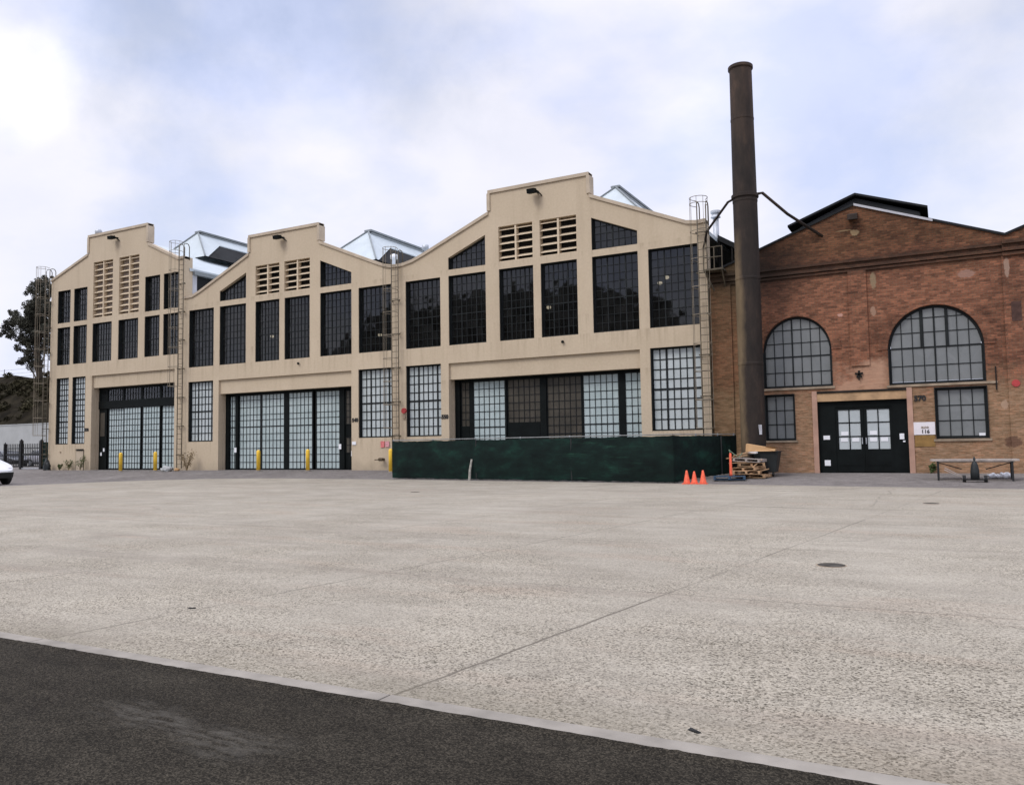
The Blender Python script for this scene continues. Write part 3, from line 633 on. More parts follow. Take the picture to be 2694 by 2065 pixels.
rz = [-1.06, -.72, -.28, .13, .51, .94, 1.36, 1.73, 2.11, 2.47, 2.86]
lw = MB().box(-50.1 + .4, -48.92, 34.56, 34.62, -1.16, 2.86)
dl = lw.build('entry_door', 'black', A); MB().box(-49.55, -49.1, 34.545, 34.555, 1.05, 2.6).build('pane', 'amber', dl)
for x_, z_ in ((-49.12, .15), (-49.4, -.12)): MB().box(x_ - .07, x_ + .07, 34.52, 34.53, z_ - .11, z_ + .11).build('notice', 'white', dl)
for a, b, yo in ((-48.82, -47.27, 34.62), (-47.21, -45.5, 34.54), (-45.36, -43.68, 34.54), (-43.62, -41.8, 34.62)):
    sliding_leaf(A, a, b, -1.14, 2.9, 6, 10, 'pale', y=yo, hh=(5,), rowz=rz)
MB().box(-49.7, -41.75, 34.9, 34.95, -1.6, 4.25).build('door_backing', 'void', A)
# blanked hatch and small fittings
hd = MB().box(-51.19, -50.45, 33.965, 34.02, -1.4, .11); ho = hd.build('hatch', 'coping', A)
MB().box(-51.25, -51.19, 33.985, 34.01, -1.4, .15).box(-50.45, -50.39, 33.985, 34.01, -1.4, .15).box(-51.19, -50.45, 33.985, 34.01, .11, .15).build('frame', 'ladder', ho)
MB().box(-51.15, -50.42, 33.9, 33.98, .16, .23).build('hood', 'black', ho)
MB().box(-52.95, -52.85, 33.95, 34.0, .02, .1).build('outlet_box', 'sillstone', A)
# body behind the front
gable_roof(A, -54.3, -40.9, 14.17, 11.2, 11.3, -47.33, BY + .02, 72, 'zinc')
MB().box(-54.3, -54.0, BY, 72, BASE, 11.0).build('side_wall', 'stucco', A)
sw = MB(); sw.box(-41.2, -40.95, 34.62, 72, BASE, 9.1).box(-41.2, -40.94, 34.62, 34.95, 9.1, 11.1); sw.build('side_wall', 'flash', A)
sash(A, 0, 1, 0, 1, 2, 2, 'glass') if False else None
MB().box(-41.12, -41.05, 34.95, 72, 9.1, 10.95).build('clerestory', 'tar', A)
MB().box(-41.3, -40.75, 34.62, 72, 10.92, 11.16).build('eaves_gutter', 'zincgrey', A)
monitor(A, -47.33, 40.5, 15.84, 2.75, 2.42, 1.75, 16)
MB().box(-53.8, -41.3, 34.95, 35.0, 4.6, 11.0).build('pale_backing_sheet', 'whiteinner', A)  # pale sheet added close behind the glass to make these windows look brighter
hall_shell(A, -54.2, -41.0, 66)
MB().tube([(-50.05, 34.3, 14.4), (-50.05, 34.3, 14.75)], .05).lathe((-49.87, 34.4), [(.05, 14.55), (.2, 14.65), (.24, 14.85), (.15, 15.02), (.02, 15.06)], 12).build('roof_vent', 'galv', A, True)

# --- middle and right halls share one design
def hall(dx, label, loc, first):
    H = thing('concrete_hall', loc, label, 'building', 'tan concrete halls with stepped gables')
    X = lambda v: v + dx
    if first:
        prof = [(-40.95, 9.44), (-40.2, 9.46), (-39.6, 9.66), (-35.5, 11.44), (-35.5, 12.49), (-30.14, 12.49), (-30.14, 11.46), (-26.3, 9.86), (-25.75, 9.64), (-25.2, 9.52), (-24.82, 9.50)]
        xl, xr = -40.95, -24.82
    else:
        prof = [(-24.82, 9.50), (-24.45, 9.52), (-23.9, 9.63), (-23.2, 9.88), (-19.35, 11.44), (-19.35, 12.49), (-13.99, 12.49), (-13.99, 11.46), (-9.5, 9.56), (-9.05, 9.50), (-8.68, 9.52)]
        xl, xr = -24.82, -8.68
    out = [(xl, BASE), *prof, (xr, BASE)]
    cw = [(-40.49, -38.35), (-37.86, -35.70), (-34.95, -33.09), (-32.70, -30.83), (-30.08, -27.89), (-27.41, -25.20)]
    up = [rect(X(a), X(b), 5.045, 8.545) for a, b in cw]
    gr = [(-40.5, -38.36), (-27.44, -25.21)]
    gw = [rect(X(a), X(b), .536, 4.162) for a, b in gr]
    lv = [(-34.95, -33.10), (-32.716, -30.824)]
    lvs = [rect(X(a), X(b), 8.90, 10.634) for a, b in lv]
    tl = [(X(-37.86), 8.862), (X(-35.70), 8.862), (X(-35.70), 10.355), (X(-37.86), 9.47)]
    tr = [(X(-30.08), 8.862), (X(-27.89), 8.862), (X(-27.89), 9.471), (X(-30.08), 10.373)]
    d0, d1 = X(-37.9), X(-27.908)
    wm = MB().slab([out] + up + gw + lvs + [tl, tr, rect(d0, d1, BASE + .1, 4.145)], FY, BY)
    if not first: wm.box(-9.05, -8.68, BY, 34.62, BASE, 9.52)
    wm.build('wall', 'stucco', H)
    coping(H, prof)
    for k, (a, b) in enumerate(cw): sash(H, X(a), X(b), 5.045, 8.545, 7, 9, 'glass', bar=.026, hv=(2, 5), hh=(4,), heavy=.05)
    for k, (a, b) in enumerate(gr): sash(H, X(a), X(b), .536, 4.162, 7, 8, 'palegrey', bar=.042, hv=(2, 6), hh=(4,), heavy=.085, y=34.22)
    sash(H, X(-37.86), X(-35.70), 8.862, 10.355, 7, 4, 'glass', hv=(3,), top=lambda x: 9.47 + (x - X(-37.86)) / 2.16 * .885)
    sash(H, X(-30.08), X(-27.89), 8.862, 10.373, 7, 4, 'glass', hv=(3,), top=lambda x: 10.373 - (x - X(-30.08)) / 2.19 * .902)
    for a, b in lv: louvre(H, X(a), X(b), 8.90, 10.634, 5)
    floodlight(H, X(-32.75), 12.0)
    MB().box(d0, d1, 34.13, 34.34, 3.335, 4.145).build('lintel_panel', 'stucco', H)
    MB().box(d0, d0 + .03, 34.36, 34.95, BASE, 3.335).box(d1 - .03, d1, 34.36, 34.95, BASE, 3.335).box(d0 + .03, d1 - .03, 34.36, 34.95, 3.335, 3.38).build('door_reveal', 'stucco', H)
    MB().box(d0 + .03, d1 - .03, 34.5, 34.72, 3.24, 3.335).box(d0 + .03, d0 + .3, 34.52, 34.7, -1.2, 3.24).build('door_header', 'black', H)
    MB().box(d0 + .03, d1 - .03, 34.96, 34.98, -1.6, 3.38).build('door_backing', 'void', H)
    MB().tube([(X(-31.6), 33.95, 4.75), (X(-31.6), 33.9, 4.75)], .07).build('wall_sensor', 'black', H)
    gable_roof(H, xl + (.02 if first else 0), xr, 12.3, 9.15, 9.15, X(-32.88), BY + .02, 72, 'zinc')
    hall_shell(H, xl + .05, xr - .05, 66)
    monitor(H, X(-32.8), 41.75 if first else 44.6, 14.17 if first else 15.2, 2.7, 2.72, 2.7, 15)
    return H
B = hall(0, 'middle tan concrete hall, its wide doorway filled with pale glazed sliding doors', (-32.9, 36, -1.15), True)
C = hall(16.15, 'tan concrete hall beside the chimney, behind the green screen fence', (-16.7, 36, -1.15), False)
for d in (-38.4, -22.0):
    pass
rzB = [-1.08, -.72, -.30, .09, .53, .92, 1.34, 1.73, 2.04, 2.48, 2.90, 3.22]
for a, b, n, yo in ((-37.72, -36.98, 3, 34.64), (-36.9, -35.12, 6, 34.64), (-35.02, -33.2, 6, 34.56), (-32.94, -31.1, 6, 34.56), (-30.98, -29.2, 6, 34.64)):
    sliding_leaf(B, a, b, -1.14, 3.24, n, 11, 'pale', y=yo, hh=(6,), rowz=rzB, stile=.07)
for a, b, y_ in ((-37.05, -36.86, 34.52), (-33.22, -32.92, 34.54), (-29.22, -28.86, 34.56)): MB().box(a, b, y_, y_ + .16, -1.16, 3.24).build('door_post', 'black', B)
dB = MB().box(-28.86, -27.94, 34.64, 34.7, -1.16, 3.24).build('entry_door', 'black', B)
sash(B, -28.80, -28.02, 1.30, 3.15, 3, 5, 'amber', y=34.6, name='door_light', fw=.03, line=False); sash(B, -28.80, -28.02, -.25, .60, 3, 2, 'amber', y=34.6, name='door_light', fw=.03, line=False)
for x_, z_ in ((-37.02, .0), (-29.12, .1), (-28.25, -.28)): MB().box(x_ - .09, x_ + .09, 34.49, 34.5, z_ - .14, z_ + .14).build('notice', 'white', dB)
rzC = [-1.08, -.7, -.3, .1, .53, .93, 1.33, 1.70, 2.07, 2.44, 2.82, 3.22]
for a, b, n, pn, yo in ((-21.72, -20.9, 3, 'amber', 34.66), (-20.72, -18.86, 6, 'pale', 34.6), (-18.82, -16.96, 6, 'amber', 34.66), (-16.68, -14.82, 6, 'amber', 34.66), (-14.80, -12.98, 6, 'pale', 34.6), (-12.74, -11.78, 3, 'pale', 34.6)):
    sliding_leaf(C, a, b, -1.14, 3.24, n, 11, pn, y=yo, hh=(5 if pn == 'pale' else 4,), rowz=rzC, stile=.06)
for a, b, y_ in ((-20.92, -20.70, 34.58), (-18.88, -18.80, 34.57), (-16.99, -16.66, 34.58), (-14.86, -14.78, 34.57), (-13.0, -12.72, 34.58)): MB().box(a, b, y_, y_ + .14, -1.16, 3.24).build('door_post', 'black', C)
for a, b, c_, d_ in ((-18.75, -17.03, -1.1, 1.12), (-21.66, -20.96, .35, 1.0)): MB().box(a, b, 34.63, 34.65, c_, d_).build('kick_panel', 'black', C)
MB().lathe((-27.4, 37.2), [(.12, 9.2), (.12, 10.72), (.22, 10.76), (.22, 10.98), (.05, 11.05)], 12).build('roof_vent', 'white', B, True)
MB().lathe((-26.0, 38.3), [(.06, 9.5), (.06, 11.3), (.2, 11.35), (.2, 11.6), (.04, 11.66)], 12).build('roof_vent', 'galv', B, True)

# ------------------------------------------------------------------ number plates and signs on the halls
def text(body, size, loc, parent, mat, name='lettering'):
    c = bpy.data.curves.new(name, 'FONT'); c.body = body; c.size = size; c.extrude = .012; c.offset = size * (.045 if size > .2 else .02); c.align_x = 'CENTER'; c.align_y = 'CENTER'
    tmp = bpy.data.objects.new('lettering_curve', c); COL.objects.link(tmp); bpy.context.view_layer.update()
    me = bpy.data.meshes.new_from_object(tmp.evaluated_get(bpy.context.evaluated_depsgraph_get())); bpy.data.objects.remove(tmp); me.name = name
    me.materials.clear(); me.materials.append(M[mat])
    o = bpy.data.objects.new(name, me); COL.objects.link(o); o.location = loc; o.rotation_euler = (R(90), 0, 0)
    if parent: adopt(o, parent)
    return o
def number(x, z, body, label, y=33.985):
    t = thing('house_number', (x, y, z), label, 'house number', 'dark house numbers beside the doors')
    text(body, .27, (x, y, z), t, 'iron', 'numerals'); return t
number(-50.16, 1.49, '530', 'dark house number on the pier left of the doors with a transom')
number(-27.66, 1.48, '540', 'dark house number on the pier between the middle hall doors and its window')
number(-21.99, 1.48, '550', 'dark house number on the pier right of the red alarm bell')
tag(MB().box(-27.84, -27.6, 33.96, 34.0, .18, .35).build('notice_plate', 'white'), 'small white notice on the tan pier under the middle house number', 'notice')
rs = thing('warning_sign', (-25.68, 33.97, .18), 'pink and red striped sign panels under a ground floor window', 'sign')
MB().box(-25.96, -25.72, 33.955, 33.985, .02, .34).build('panel', plain('faded_pink_sign', (0.60, 0.17, 0.17), .6, 0, .3, 9.0), rs)
MB().box(-25.66, -25.41, 33.95, 33.98, .04, .33).build('panel', plain('pink_white_sign', (0.62, 0.30, 0.32), .6, 0, .3, 12.0), rs)
pf = thing('standpipe', (-25.75, 33.9, -.6), 'rusty pipe outlet sticking out of the tan wall below the pink sign', 'pipe')
MB().tube([(-25.78, 34.0, -.6), (-25.78, 33.72, -.6)], .07).tube([(-25.9, 33.74, -.6), (-25.66, 33.74, -.6)], .085).build('valve', 'rust', pf)
MB().tube([(-25.82, 33.74, -.6), (-26.15, 33.7, -.62)], .025).build('handle', 'rust', pf)
bl = thing('alarm_bell', (-24.68, 33.95, 1.87), 'round red alarm bell on tan wall beside the middle ladder', 'alarm bell')
MB().tube([(-24.45, 34.0, 1.87), (-24.45, 33.9, 1.87)], .14, 16).build('gong', 'red', bl); MB().box(-24.52, -24.38, 33.93, 34.0, 1.45, 1.68).build('box', 'sillstone', bl)

# ------------------------------------------------------------------ caged ladders
def ladder(x0, x1, ztop, zbot, zcage, label, yw=34.0, cagemat='cage', out=.72, step=None, loop=True):
    t = thing('caged_ladder', ((x0 + x1) / 2, yw - .2, zbot), label, 'ladder', 'caged steel ladders up the hall fronts')
    y = yw - .2; xm = (x0 + x1) / 2; rr = .36
    for x in (x0, x1):
        r_ = MB()
        if loop:
            r_.tube([(x, y, zbot), (x, y, ztop - .2), (x, y + .06, ztop - .05), (x, y + .18, ztop), (x, y + .34, ztop - .03), (x, y + .42, ztop - .18), (x, y + .42, ztop - 1.0)], .026, 6)
        else: r_.tube([(x, y, zbot), (x, y, ztop)], .032, 6)
        r_.build('rail', 'ladder', t, True)
    g = MB(); z = zbot + .25
    while z < ztop - .9: g.tube([(x0, y, z), (x1, y, z)], .013, 5); z += .305
    g.build('rungs', 'ladder', t)
    k = MB(); z = zbot + .8
    while z < ztop - 1.1:
        for x in (x0, x1): k.bar((x - .07, y + .0, z), (x - .07, yw, z), .05, .05)
        k.bar((x0 - .1, y + .02, z), (x1 + .12, y + .02, z), .03, .045); z += 1.75
    k.build('bracket', 'ladder', t)
    c = MB(); n = 10
    def ring(z): return [(xm + rr * 1.05 * math.sin(-1.9 + 3.8 * i / n), y - .33 - (out - .36) * .5 - rr * math.cos(-1.9 + 3.8 * i / n) + .1, z) for i in range(n + 1)]
    zs = []; z = zcage
    while z < ztop + .05: zs.append(z); z += 1.18
    zs.append(ztop)
    for z in zs: c.tube([(x0, y, z)] + ring(z) + [(x1, y, z)], .015, 5)
    ra, rb = ring(zcage), ring(ztop)
    for i in (1, 3, 5, 7, 9): c.tube([ra[i], rb[i]], .0105, 5)
    c.build('cage', cagemat, t)
    return t
ladder(-54.62, -54.2, 12.75, -.9, 1.2, 'caged ladder on the far left corner of the tan hall, in front of the tree')
ladder(-41.2, -40.78, 12.75, -1.05, 3.9, 'caged ladder on the pier between the left and middle tan halls')
ladder(-25.08, -24.66, 10.25, -.2, 1.0, 'caged ladder at the roof valley left of the red alarm bell')
ladder(-8.98, -8.6, 10.3, -.6, .6, 'caged ladder rising above the tan corner next to the brick wall', cagemat='cage')
pl = thing('wall_platform', (-8.45, 33.7, 7.2), 'small steel landing with railing on the tan corner below the chimney brace', 'platform')
MB().box(-8.72, -7.9, 33.55, 34.2, 7.2, 7.27).build('deck', 'ladder', pl)
q = MB()
for xx in (-8.7, -8.25, -7.92): q.tube([(xx, 33.57, 7.25), (xx, 33.57, 8.2)], .025, 6)
for zz in (7.75, 8.18): q.tube([(-8.7, 33.57, zz), (-7.92, 33.57, zz)], .02, 6)
q.build('railing', 'ladder', pl); MB().bar((-8.68, 33.6, 7.2), (-8.38, 33.98, 6.4), .05).bar((-7.95, 33.6, 7.2), (-7.95, 34.2, 6.5), .05).build('brace', 'ladder', pl)

# ------------------------------------------------------------------ brick hall
K = thing('brick_hall', (-3, 36, -1.26), 'weathered red brick hall with two big arched windows and black double doors', 'building')
KY = 34.2
def arch_top(cx, r, zs, rz=None):
    rz = rz or r
    return lambda x: zs + rz * math.sqrt(max(0, 1 - ((x - cx) / r) ** 2))
def arch_in(cx, r, zs, rz, fw): return lambda x: zs + (rz - fw) * math.sqrt(max(0, 1 - ((x - cx) / (r - fw)) ** 2))
def arch_loop(cx, r, zs, z0, rz=None, n=26):
    rz = rz or r
    return [(cx - r, z0), (cx + r, z0)] + [(cx + r * math.cos(math.pi * i / n), zs + rz * math.sin(math.pi * i / n)) for i in range(n + 1)]
ARL = (-5.2, 1.33, 3.62, 2.16, 1.42); ARR = (-.235, 1.61, 3.45, 2.08, 1.60)
prof = [(-8.66, 7.16), (-2.83, 9.28), (2.2, 7.38), (6.5, 8.96), (10.5, 7.5)]
outK = [(-8.66, BASE), *prof, (10.5, BASE)]
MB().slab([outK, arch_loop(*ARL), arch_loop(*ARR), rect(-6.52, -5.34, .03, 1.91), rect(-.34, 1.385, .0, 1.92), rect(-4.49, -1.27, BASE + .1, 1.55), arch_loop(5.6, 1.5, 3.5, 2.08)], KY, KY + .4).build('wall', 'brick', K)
# corbelled brick cornice in four courses, broken by the pilaster strip
c = MB()
for a, b in ((-8.64, 2.08),):
    for k, (z0, z1, p) in enumerate(((6.63, 6.72, .07), (6.76, 6.86, .12), (6.86, 6.99, .07), (6.99, 7.10, .16))): c.box(a, b, KY - p, KY + .01, z0, z1)
for k, (z0, z1, p) in enumerate(((6.60, 6.72, .17), (6.76, 6.88, .23), (6.88, 7.02, .17), (7.02, 7.16, .28))): c.box(2.08, 10.4, KY - p, KY + .012, z0, z1)
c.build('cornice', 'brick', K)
for a, b, zl, zt in ((-3.16, -2.5, 2.9, 6.63), (2.05, 2.75, BASE, 6.6), (-8.6, -7.75, BASE, 6.63), (-7.2, -6.62, BASE, 6.63)): MB().box(a, b, KY - .07, KY + .01, zl, zt).build('pilaster', 'brick', K)
for cx, r, zs, z0, rz in (ARL, ARR):      # brick arch rings, two header courses
    a = MB(); n = 30
    for i in range(n):
        t0, t1 = math.pi * i / n, math.pi * (i + 1) / n
        P = lambda t, e: (cx + (r + e) * math.cos(t), zs + (rz + e) * math.sin(t))
        (ax, az), (bx, bz), (cx_, cz), (dx_, dz) = P(t0, .005), P(t0, .36), P(t1, .36), P(t1, .005)
        a.hexa([(ax, KY - .03, az), (bx, KY - .03, bz), (bx, KY + .02, bz), (ax, KY + .02, az), (dx_, KY - .03, dz), (cx_, KY - .03, cz), (cx_, KY + .02, cz), (dx_, KY + .02, dz)])
    a.build('arch_ring', 'brick', K)
sash(K, -6.53, -3.87, 2.16, 5.04, 7, 4, 'greypane', y=KY + .14, name='arched_window', fw=.09, bar=.028, hv=(3,), hh=(2,), heavy=.055, top=arch_top(-5.2, 1.33, 3.62, 1.42), topin=arch_in(-5.2, 1.33, 3.62, 1.42, .09), rowz=[2.24, 2.79, 3.42, 3.98, 4.52, 5.04])
sash(K, -1.845, 1.375, 2.08, 5.05, 8, 4, 'greypane', y=KY + .14, name='arched_window', fw=.10, bar=.028, hv=(4,), hh=(2,), heavy=.06, top=arch_top(-.235, 1.61, 3.45, 1.60), topin=arch_in(-.235, 1.61, 3.45, 1.60, .10), rowz=[2.19, 2.79, 3.47, 4.05, 4.6, 5.05])
MB().box(-.72, -.62, KY + .12, KY + .2, 3.47, 5.0).box(.14, .24, KY + .12, KY + .2, 3.47, 4.98).build('mullion', 'steel_sash', K)
sash(K, 4.1, 7.1, 2.08, 5.0, 8, 4, 'greypane', y=KY + .14, name='arched_window', fw=.10, bar=.028, hh=(2,), top=arch_top(5.6, 1.5, 3.5), topin=arch_in(5.6, 1.5, 3.5, 1.5, .10), rowz=[2.19, 2.79, 3.47, 4.05, 4.6, 5.0])
sash(K, -6.52, -5.34, .03, 1.91, 3, 3, 'greypane', y=KY + .12, fw=.09, bar=.03)
sash(K, -.34, 1.385, .0, 1.92, 4, 3, 'greypane', y=KY + .1, fw=.11, bar=.03)
MB().box(1.06, 1.26, KY + .08, KY + .1, .1, .2).build('sticker', 'white', K)
for a, b, c_, d_ in ((-6.6, -5.28, -.04, .03), (-.42, 1.46, -.09, -.005), (-6.6, -3.8, 2.07, 2.155), (-1.93, 1.72, 1.99, 2.075)): MB().box(a, b, KY - .055, KY + .1, c_, d_).build('sill', 'sillstone', K)
MB().box(-4.68, -4.49, KY - .04, KY + .12, BASE, 1.97).box(-1.27, -1.08, KY - .04, KY + .12, BASE, 1.97).build('door_jamb', 'pinkjamb', K)
MB().box(-4.49, -1.27, KY - .012, KY + .1, 1.55, 1.87).build('door_lintel', plain('ochre_lintel', (0.42, 0.27, 0.15), .85, 0, .25, 3), K)
MB().box(-4.49, -1.27, KY - .05, KY + .1, 1.875, 1.95).build('drip_mould', 'void', K)
# black double doors and side panels
dp = MB().box(-4.49, -3.86, KY + .14, KY + .2, BASE, 1.55).box(-1.79, -1.27, KY + .14, KY + .2, BASE, 1.55).box(-3.86, -1.79, KY + .14, KY + .2, 1.3, 1.55)
fo = dp.build('door_surround', 'black', K)
for x_, z_, a_, b_ in ((-4.2, .12, .12, .08), (-4.2, -.88, .11, .11), (-1.5, .12, .08, .11), (-1.43, -.07, .04, .03)): MB().box(x_ - a_, x_ + a_, KY + .12, KY + .13, z_ - b_, z_ + b_).build('notice', 'white', fo)
for x0, x1 in ((-3.86, -2.83), (-2.82, -1.79)):
    a, b = (-3.75, -2.95) if x0 < -3 else (-2.71, -1.91)
    d = MB().slab([rect(x0, x1, -1.24, 1.3), rect(a, b, -.35, 1.19)], KY + .17, KY + .23)
    d.box((a + b) / 2 - .02, (a + b) / 2 + .02, KY + .175, KY + .225, -.35, 1.19)
    for z_ in (.15, .69): d.box(a, b, KY + .18, KY + .22, z_ - .02, z_ + .02)
    d.box(a, b, KY + .155, KY + .172, -.98, -.94)
    do = d.build('door', 'black', K); MB().quad((a, KY + .2, -.35), (b, KY + .2, -.35), (b, KY + .2, 1.19), (a, KY + .2, 1.19)).build('pane', 'whitepane', do)
    hx = -2.9 if x0 < -3 else -2.76
    MB().tube([(hx, KY + .12, -.15), (hx, KY + .12, .1)], .02, 6).build('handle', 'galv', do)
    for i, (fx, z_) in enumerate(((.27, .27), (.24, .02), (.76, .02)) if x0 < -3 else ((.27, .28), (.26, .02), (.74, .02))):
        cx = a + (b - a) * fx; MB().box(cx - .13, cx + .13, KY + .185, KY + .19, z_ - .075, z_ + .075).build('notice', 'white', do)
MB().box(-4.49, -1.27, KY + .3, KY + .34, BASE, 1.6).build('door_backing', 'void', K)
# gable edges and roofs
g = MB()
for (a, za), (b, zb), yy in ((prof[0], prof[1], 0), (prof[1], prof[2], 0), (prof[2], prof[3], 0), (prof[3], prof[4], 0)):
    g.hexa([(a, KY - .06, za - .02), (b, KY - .06, zb - .02), (b, KY + .5, zb - .02), (a, KY + .5, za - .02), (a, KY - .06, za + .07), (b, KY - .06, zb + .07), (b, KY + .5, zb + .07), (a, KY + .5, za + .07)])
g.build('gable_edge', 'tar', K)
MB().hexa([(-2.83, KY - .075, 9.24), (-.1, KY - .075, 8.21), (-.1, KY - .05, 8.21), (-2.83, KY - .05, 9.24), (-2.83, KY - .08, 9.33), (-.1, KY - .08, 8.30), (-.1, KY + .1, 8.30), (-2.83, KY + .1, 9.33)]).build('flashing', 'flash', K)
gable_roof(K, -8.66, 2.2, 9.2, 7.08, 7.3, -2.83, KY + .42, 70, 'tar')
gable_roof(K, 2.2, 10.5, 8.9, 7.3, 7.4, 6.5, KY + .42, 70, 'tar')
mm = MB()
y0 = 35.1; k = y0 / 34.0
mm.slab([[(-5.15, 8.3), (-5.05, 8.95), (-2.85, 9.86), (-.55, 8.95), (-.45, 8.3)]], y0 + .25, y0 + .35)
mo = mm.build('roof_monitor', plain('dark_monitor_boards', (0.035, 0.037, 0.04), .8, 0, .3, 2), K)
r_ = MB()
for a, za, b, zb in ((-5.5, 8.97, -2.85, 9.93), (-2.85, 9.93, -.25, 9.0)):
    r_.hexa([(a, y0, za), (b, y0, zb), (b, 62, zb), (a, 62, za), (a, y0, za + .09), (b, y0, zb + .09), (b, 62, zb + .09), (a, 62, za + .09)])
r_.build('roof', 'tar', mo)
MB().box(-5.15, -5.05, y0 + .35, 62, 8.2, 8.95).box(-.6, -.5, y0 + .35, 62, 8.2, 8.95).build('side', 'tar', mo)
floodK = MB().hexa([(-3.05, 33.8, 8.62), (-2.7, 33.8, 8.62), (-2.7, 34.2, 8.7), (-3.05, 34.2, 8.7), (-3.05, 33.8, 8.82), (-2.7, 33.8, 8.82), (-2.7, 34.2, 8.95), (-3.05, 34.2, 8.95)]).build('floodlight', 'rust', K)
st = MB()
for i in range(5):
    a = math.pi / 2 + i * 2 * math.pi / 5
    st.bar((-2.9, KY - .05, 2.56), (-2.9 + .15 * math.cos(a), KY - .05, 2.56 + .15 * math.sin(a)), .07, .05, (0, 1, 0))
st.tube([(-2.9, KY - .08, 2.5), (-2.9, KY - .1, 2.33)], .025, 6); st.build('anchor_plate', 'void', K)
MB().box(1.66, 1.70, KY - .06, KY, 1.75, 2.6).build('anchor_bar', 'void', K)
MB().box(2.27, 2.58, KY - .085, KY - .07, 4.2, 4.9).build('bricked_opening', plain('dark_infill_brick', (0.07, 0.036, 0.028), .9, 0, .3, 6), K)
# glazed lean-to on the roof between tan hall and stack
le = MB(); le.hexa([(-8.66, 36, 9.05), (-6.6, 36, 7.75), (-6.6, 60, 7.75), (-8.66, 60, 9.05), (-8.66, 36, 9.3), (-6.6, 36, 8.0), (-6.6, 60, 8.0), (-8.66, 60, 9.3)])
lo = le.build('lean_to_roof', 'tar', K)
lp = MB()
for xx in (-8.62, -8.05, -7.5, -6.95): lp.box(xx - .04, xx + .04, 36.05, 36.13, 7.1, 9.3 - (xx + 8.66) * .63 - .25)
lp.box(-8.66, -6.6, 36.0, 36.12, 7.0, 7.9); lp.build('post', 'void', lo)
# brick hall number, sign, alarm
number(-.825, 1.53, '570', 'dark house number on brick right of the black double doors', KY - .02)
sg = thing('building_sign', (-.72, KY - .02, .15), 'white rectangular sign with black 116 on the brick between doors and window', 'sign')
MB().box(-1.08, -.36, KY - .035, KY - .005, .165, .64).build('board', plain('sign_white', (.74, .70, .72), .6, 0, .05, 4), sg)
text('116', .19, (-.69, KY - .04, .28), sg, 'iron', 'numerals'); text('BLDG', .10, (-.70, KY - .04, .44), sg, 'sillstone', 'lettering'); text('PIER', .07, (-.72, KY - .04, .57), sg, 'retain', 'lettering') if False else None
MB().box(-1.06, -.38, KY - .02, KY - .002, -.28, .15).build('backing_board', plain('ochre_board', (0.24, 0.14, 0.045), .85, 0, .3, 4), sg)
kb_ = thing('alarm_bell', (2.28, KY - .1, 1.95), 'round red alarm bell on the brick wall at the right edge', 'alarm bell')
MB().tube([(2.28, KY - .02, 1.95), (2.28, KY - .1, 1.95)], .13, 16).build('gong', 'red', kb_); MB().box(2.2, 2.36, KY - .04, KY, 1.86, 2.04).build('box', 'void', kb_)

# ------------------------------------------------------------------ chimney
CX, CY = -6.70, 32.6
ch = thing('steel_chimney', (CX, CY, -1.26), 'tall rusty steel chimney stack standing in front of the brick wall', 'chimney')
MB().lathe((CX, CY), [(.52, -1.4), (.52, -1.05), (.475, -1.0), (.475, 3.0), (.487, 3.02), (.487, 3.1), (.475, 3.12), (.475, 6.4), (.487, 6.42), (.487, 6.5), (.473, 6.52), (.473, 9.55), (.487, 9.57), (.487, 9.65), (.468, 9.67), (.45, 12.9), (.46, 12.92), (.46, 12.99), (.448, 13.0), (.438, 15.05)], 36).build('shaft', 'rust', ch, False)
MB().lathe((CX, CY), [(.44, 15.0), (.49, 15.04), (.49, 15.15), (.465, 15.17), (.41, 15.17), (.40, 14.4)], 36).build('rim', 'rust', ch)
MB().lathe((CX, CY), [(.49, 9.72), (.53, 9.74), (.53, 9.86), (.49, 9.88)], 36).build('collar', 'rust', ch)
MB().tube([(CX - .45, CY, 9.78), (CX - .68, CY + .02, 9.7), (CX - 1.8, 33.5, 8.85), (-8.78, 33.95, 8.25)], .05, 8).build('brace', 'rust', ch, True)
MB().tube([(CX + .45, CY, 9.84), (CX + .68, CY + .02, 9.86), (-5.2, 33.3, 9.05), (-4.02, 34.25, 8.18)], .06, 8).build('brace', 'rust', ch, True)
MB().hexa([(CX + .315, CY - .385, .28), (CX + .39, CY - .31, .28), (CX + .40, CY - .30, .28), (CX + .325, CY - .375, .28), (CX + .29, CY - .41, .66), (CX + .39, CY - .31, .66), (CX + .40, CY - .30, .66), (CX + .30, CY - .40, .66)]).build('notice', 'white', ch)
fl = thing('flue_pipe', (-9.2, 38, 8.8), 'slim pale metal flue with a cap behind the tan corner', 'flue')
MB().lathe((-9.2, 38), [(.14, 8.6), (.14, 10.6)], 12).build('pipe', 'galv', fl, True); MB().lathe((-9.2, 38), [(.15, 10.6), (.24, 10.64), (.16, 10.8), (.24, 10.86), (.24, 10.96), (.05, 11.02)], 12).build('cap', 'galv', fl)

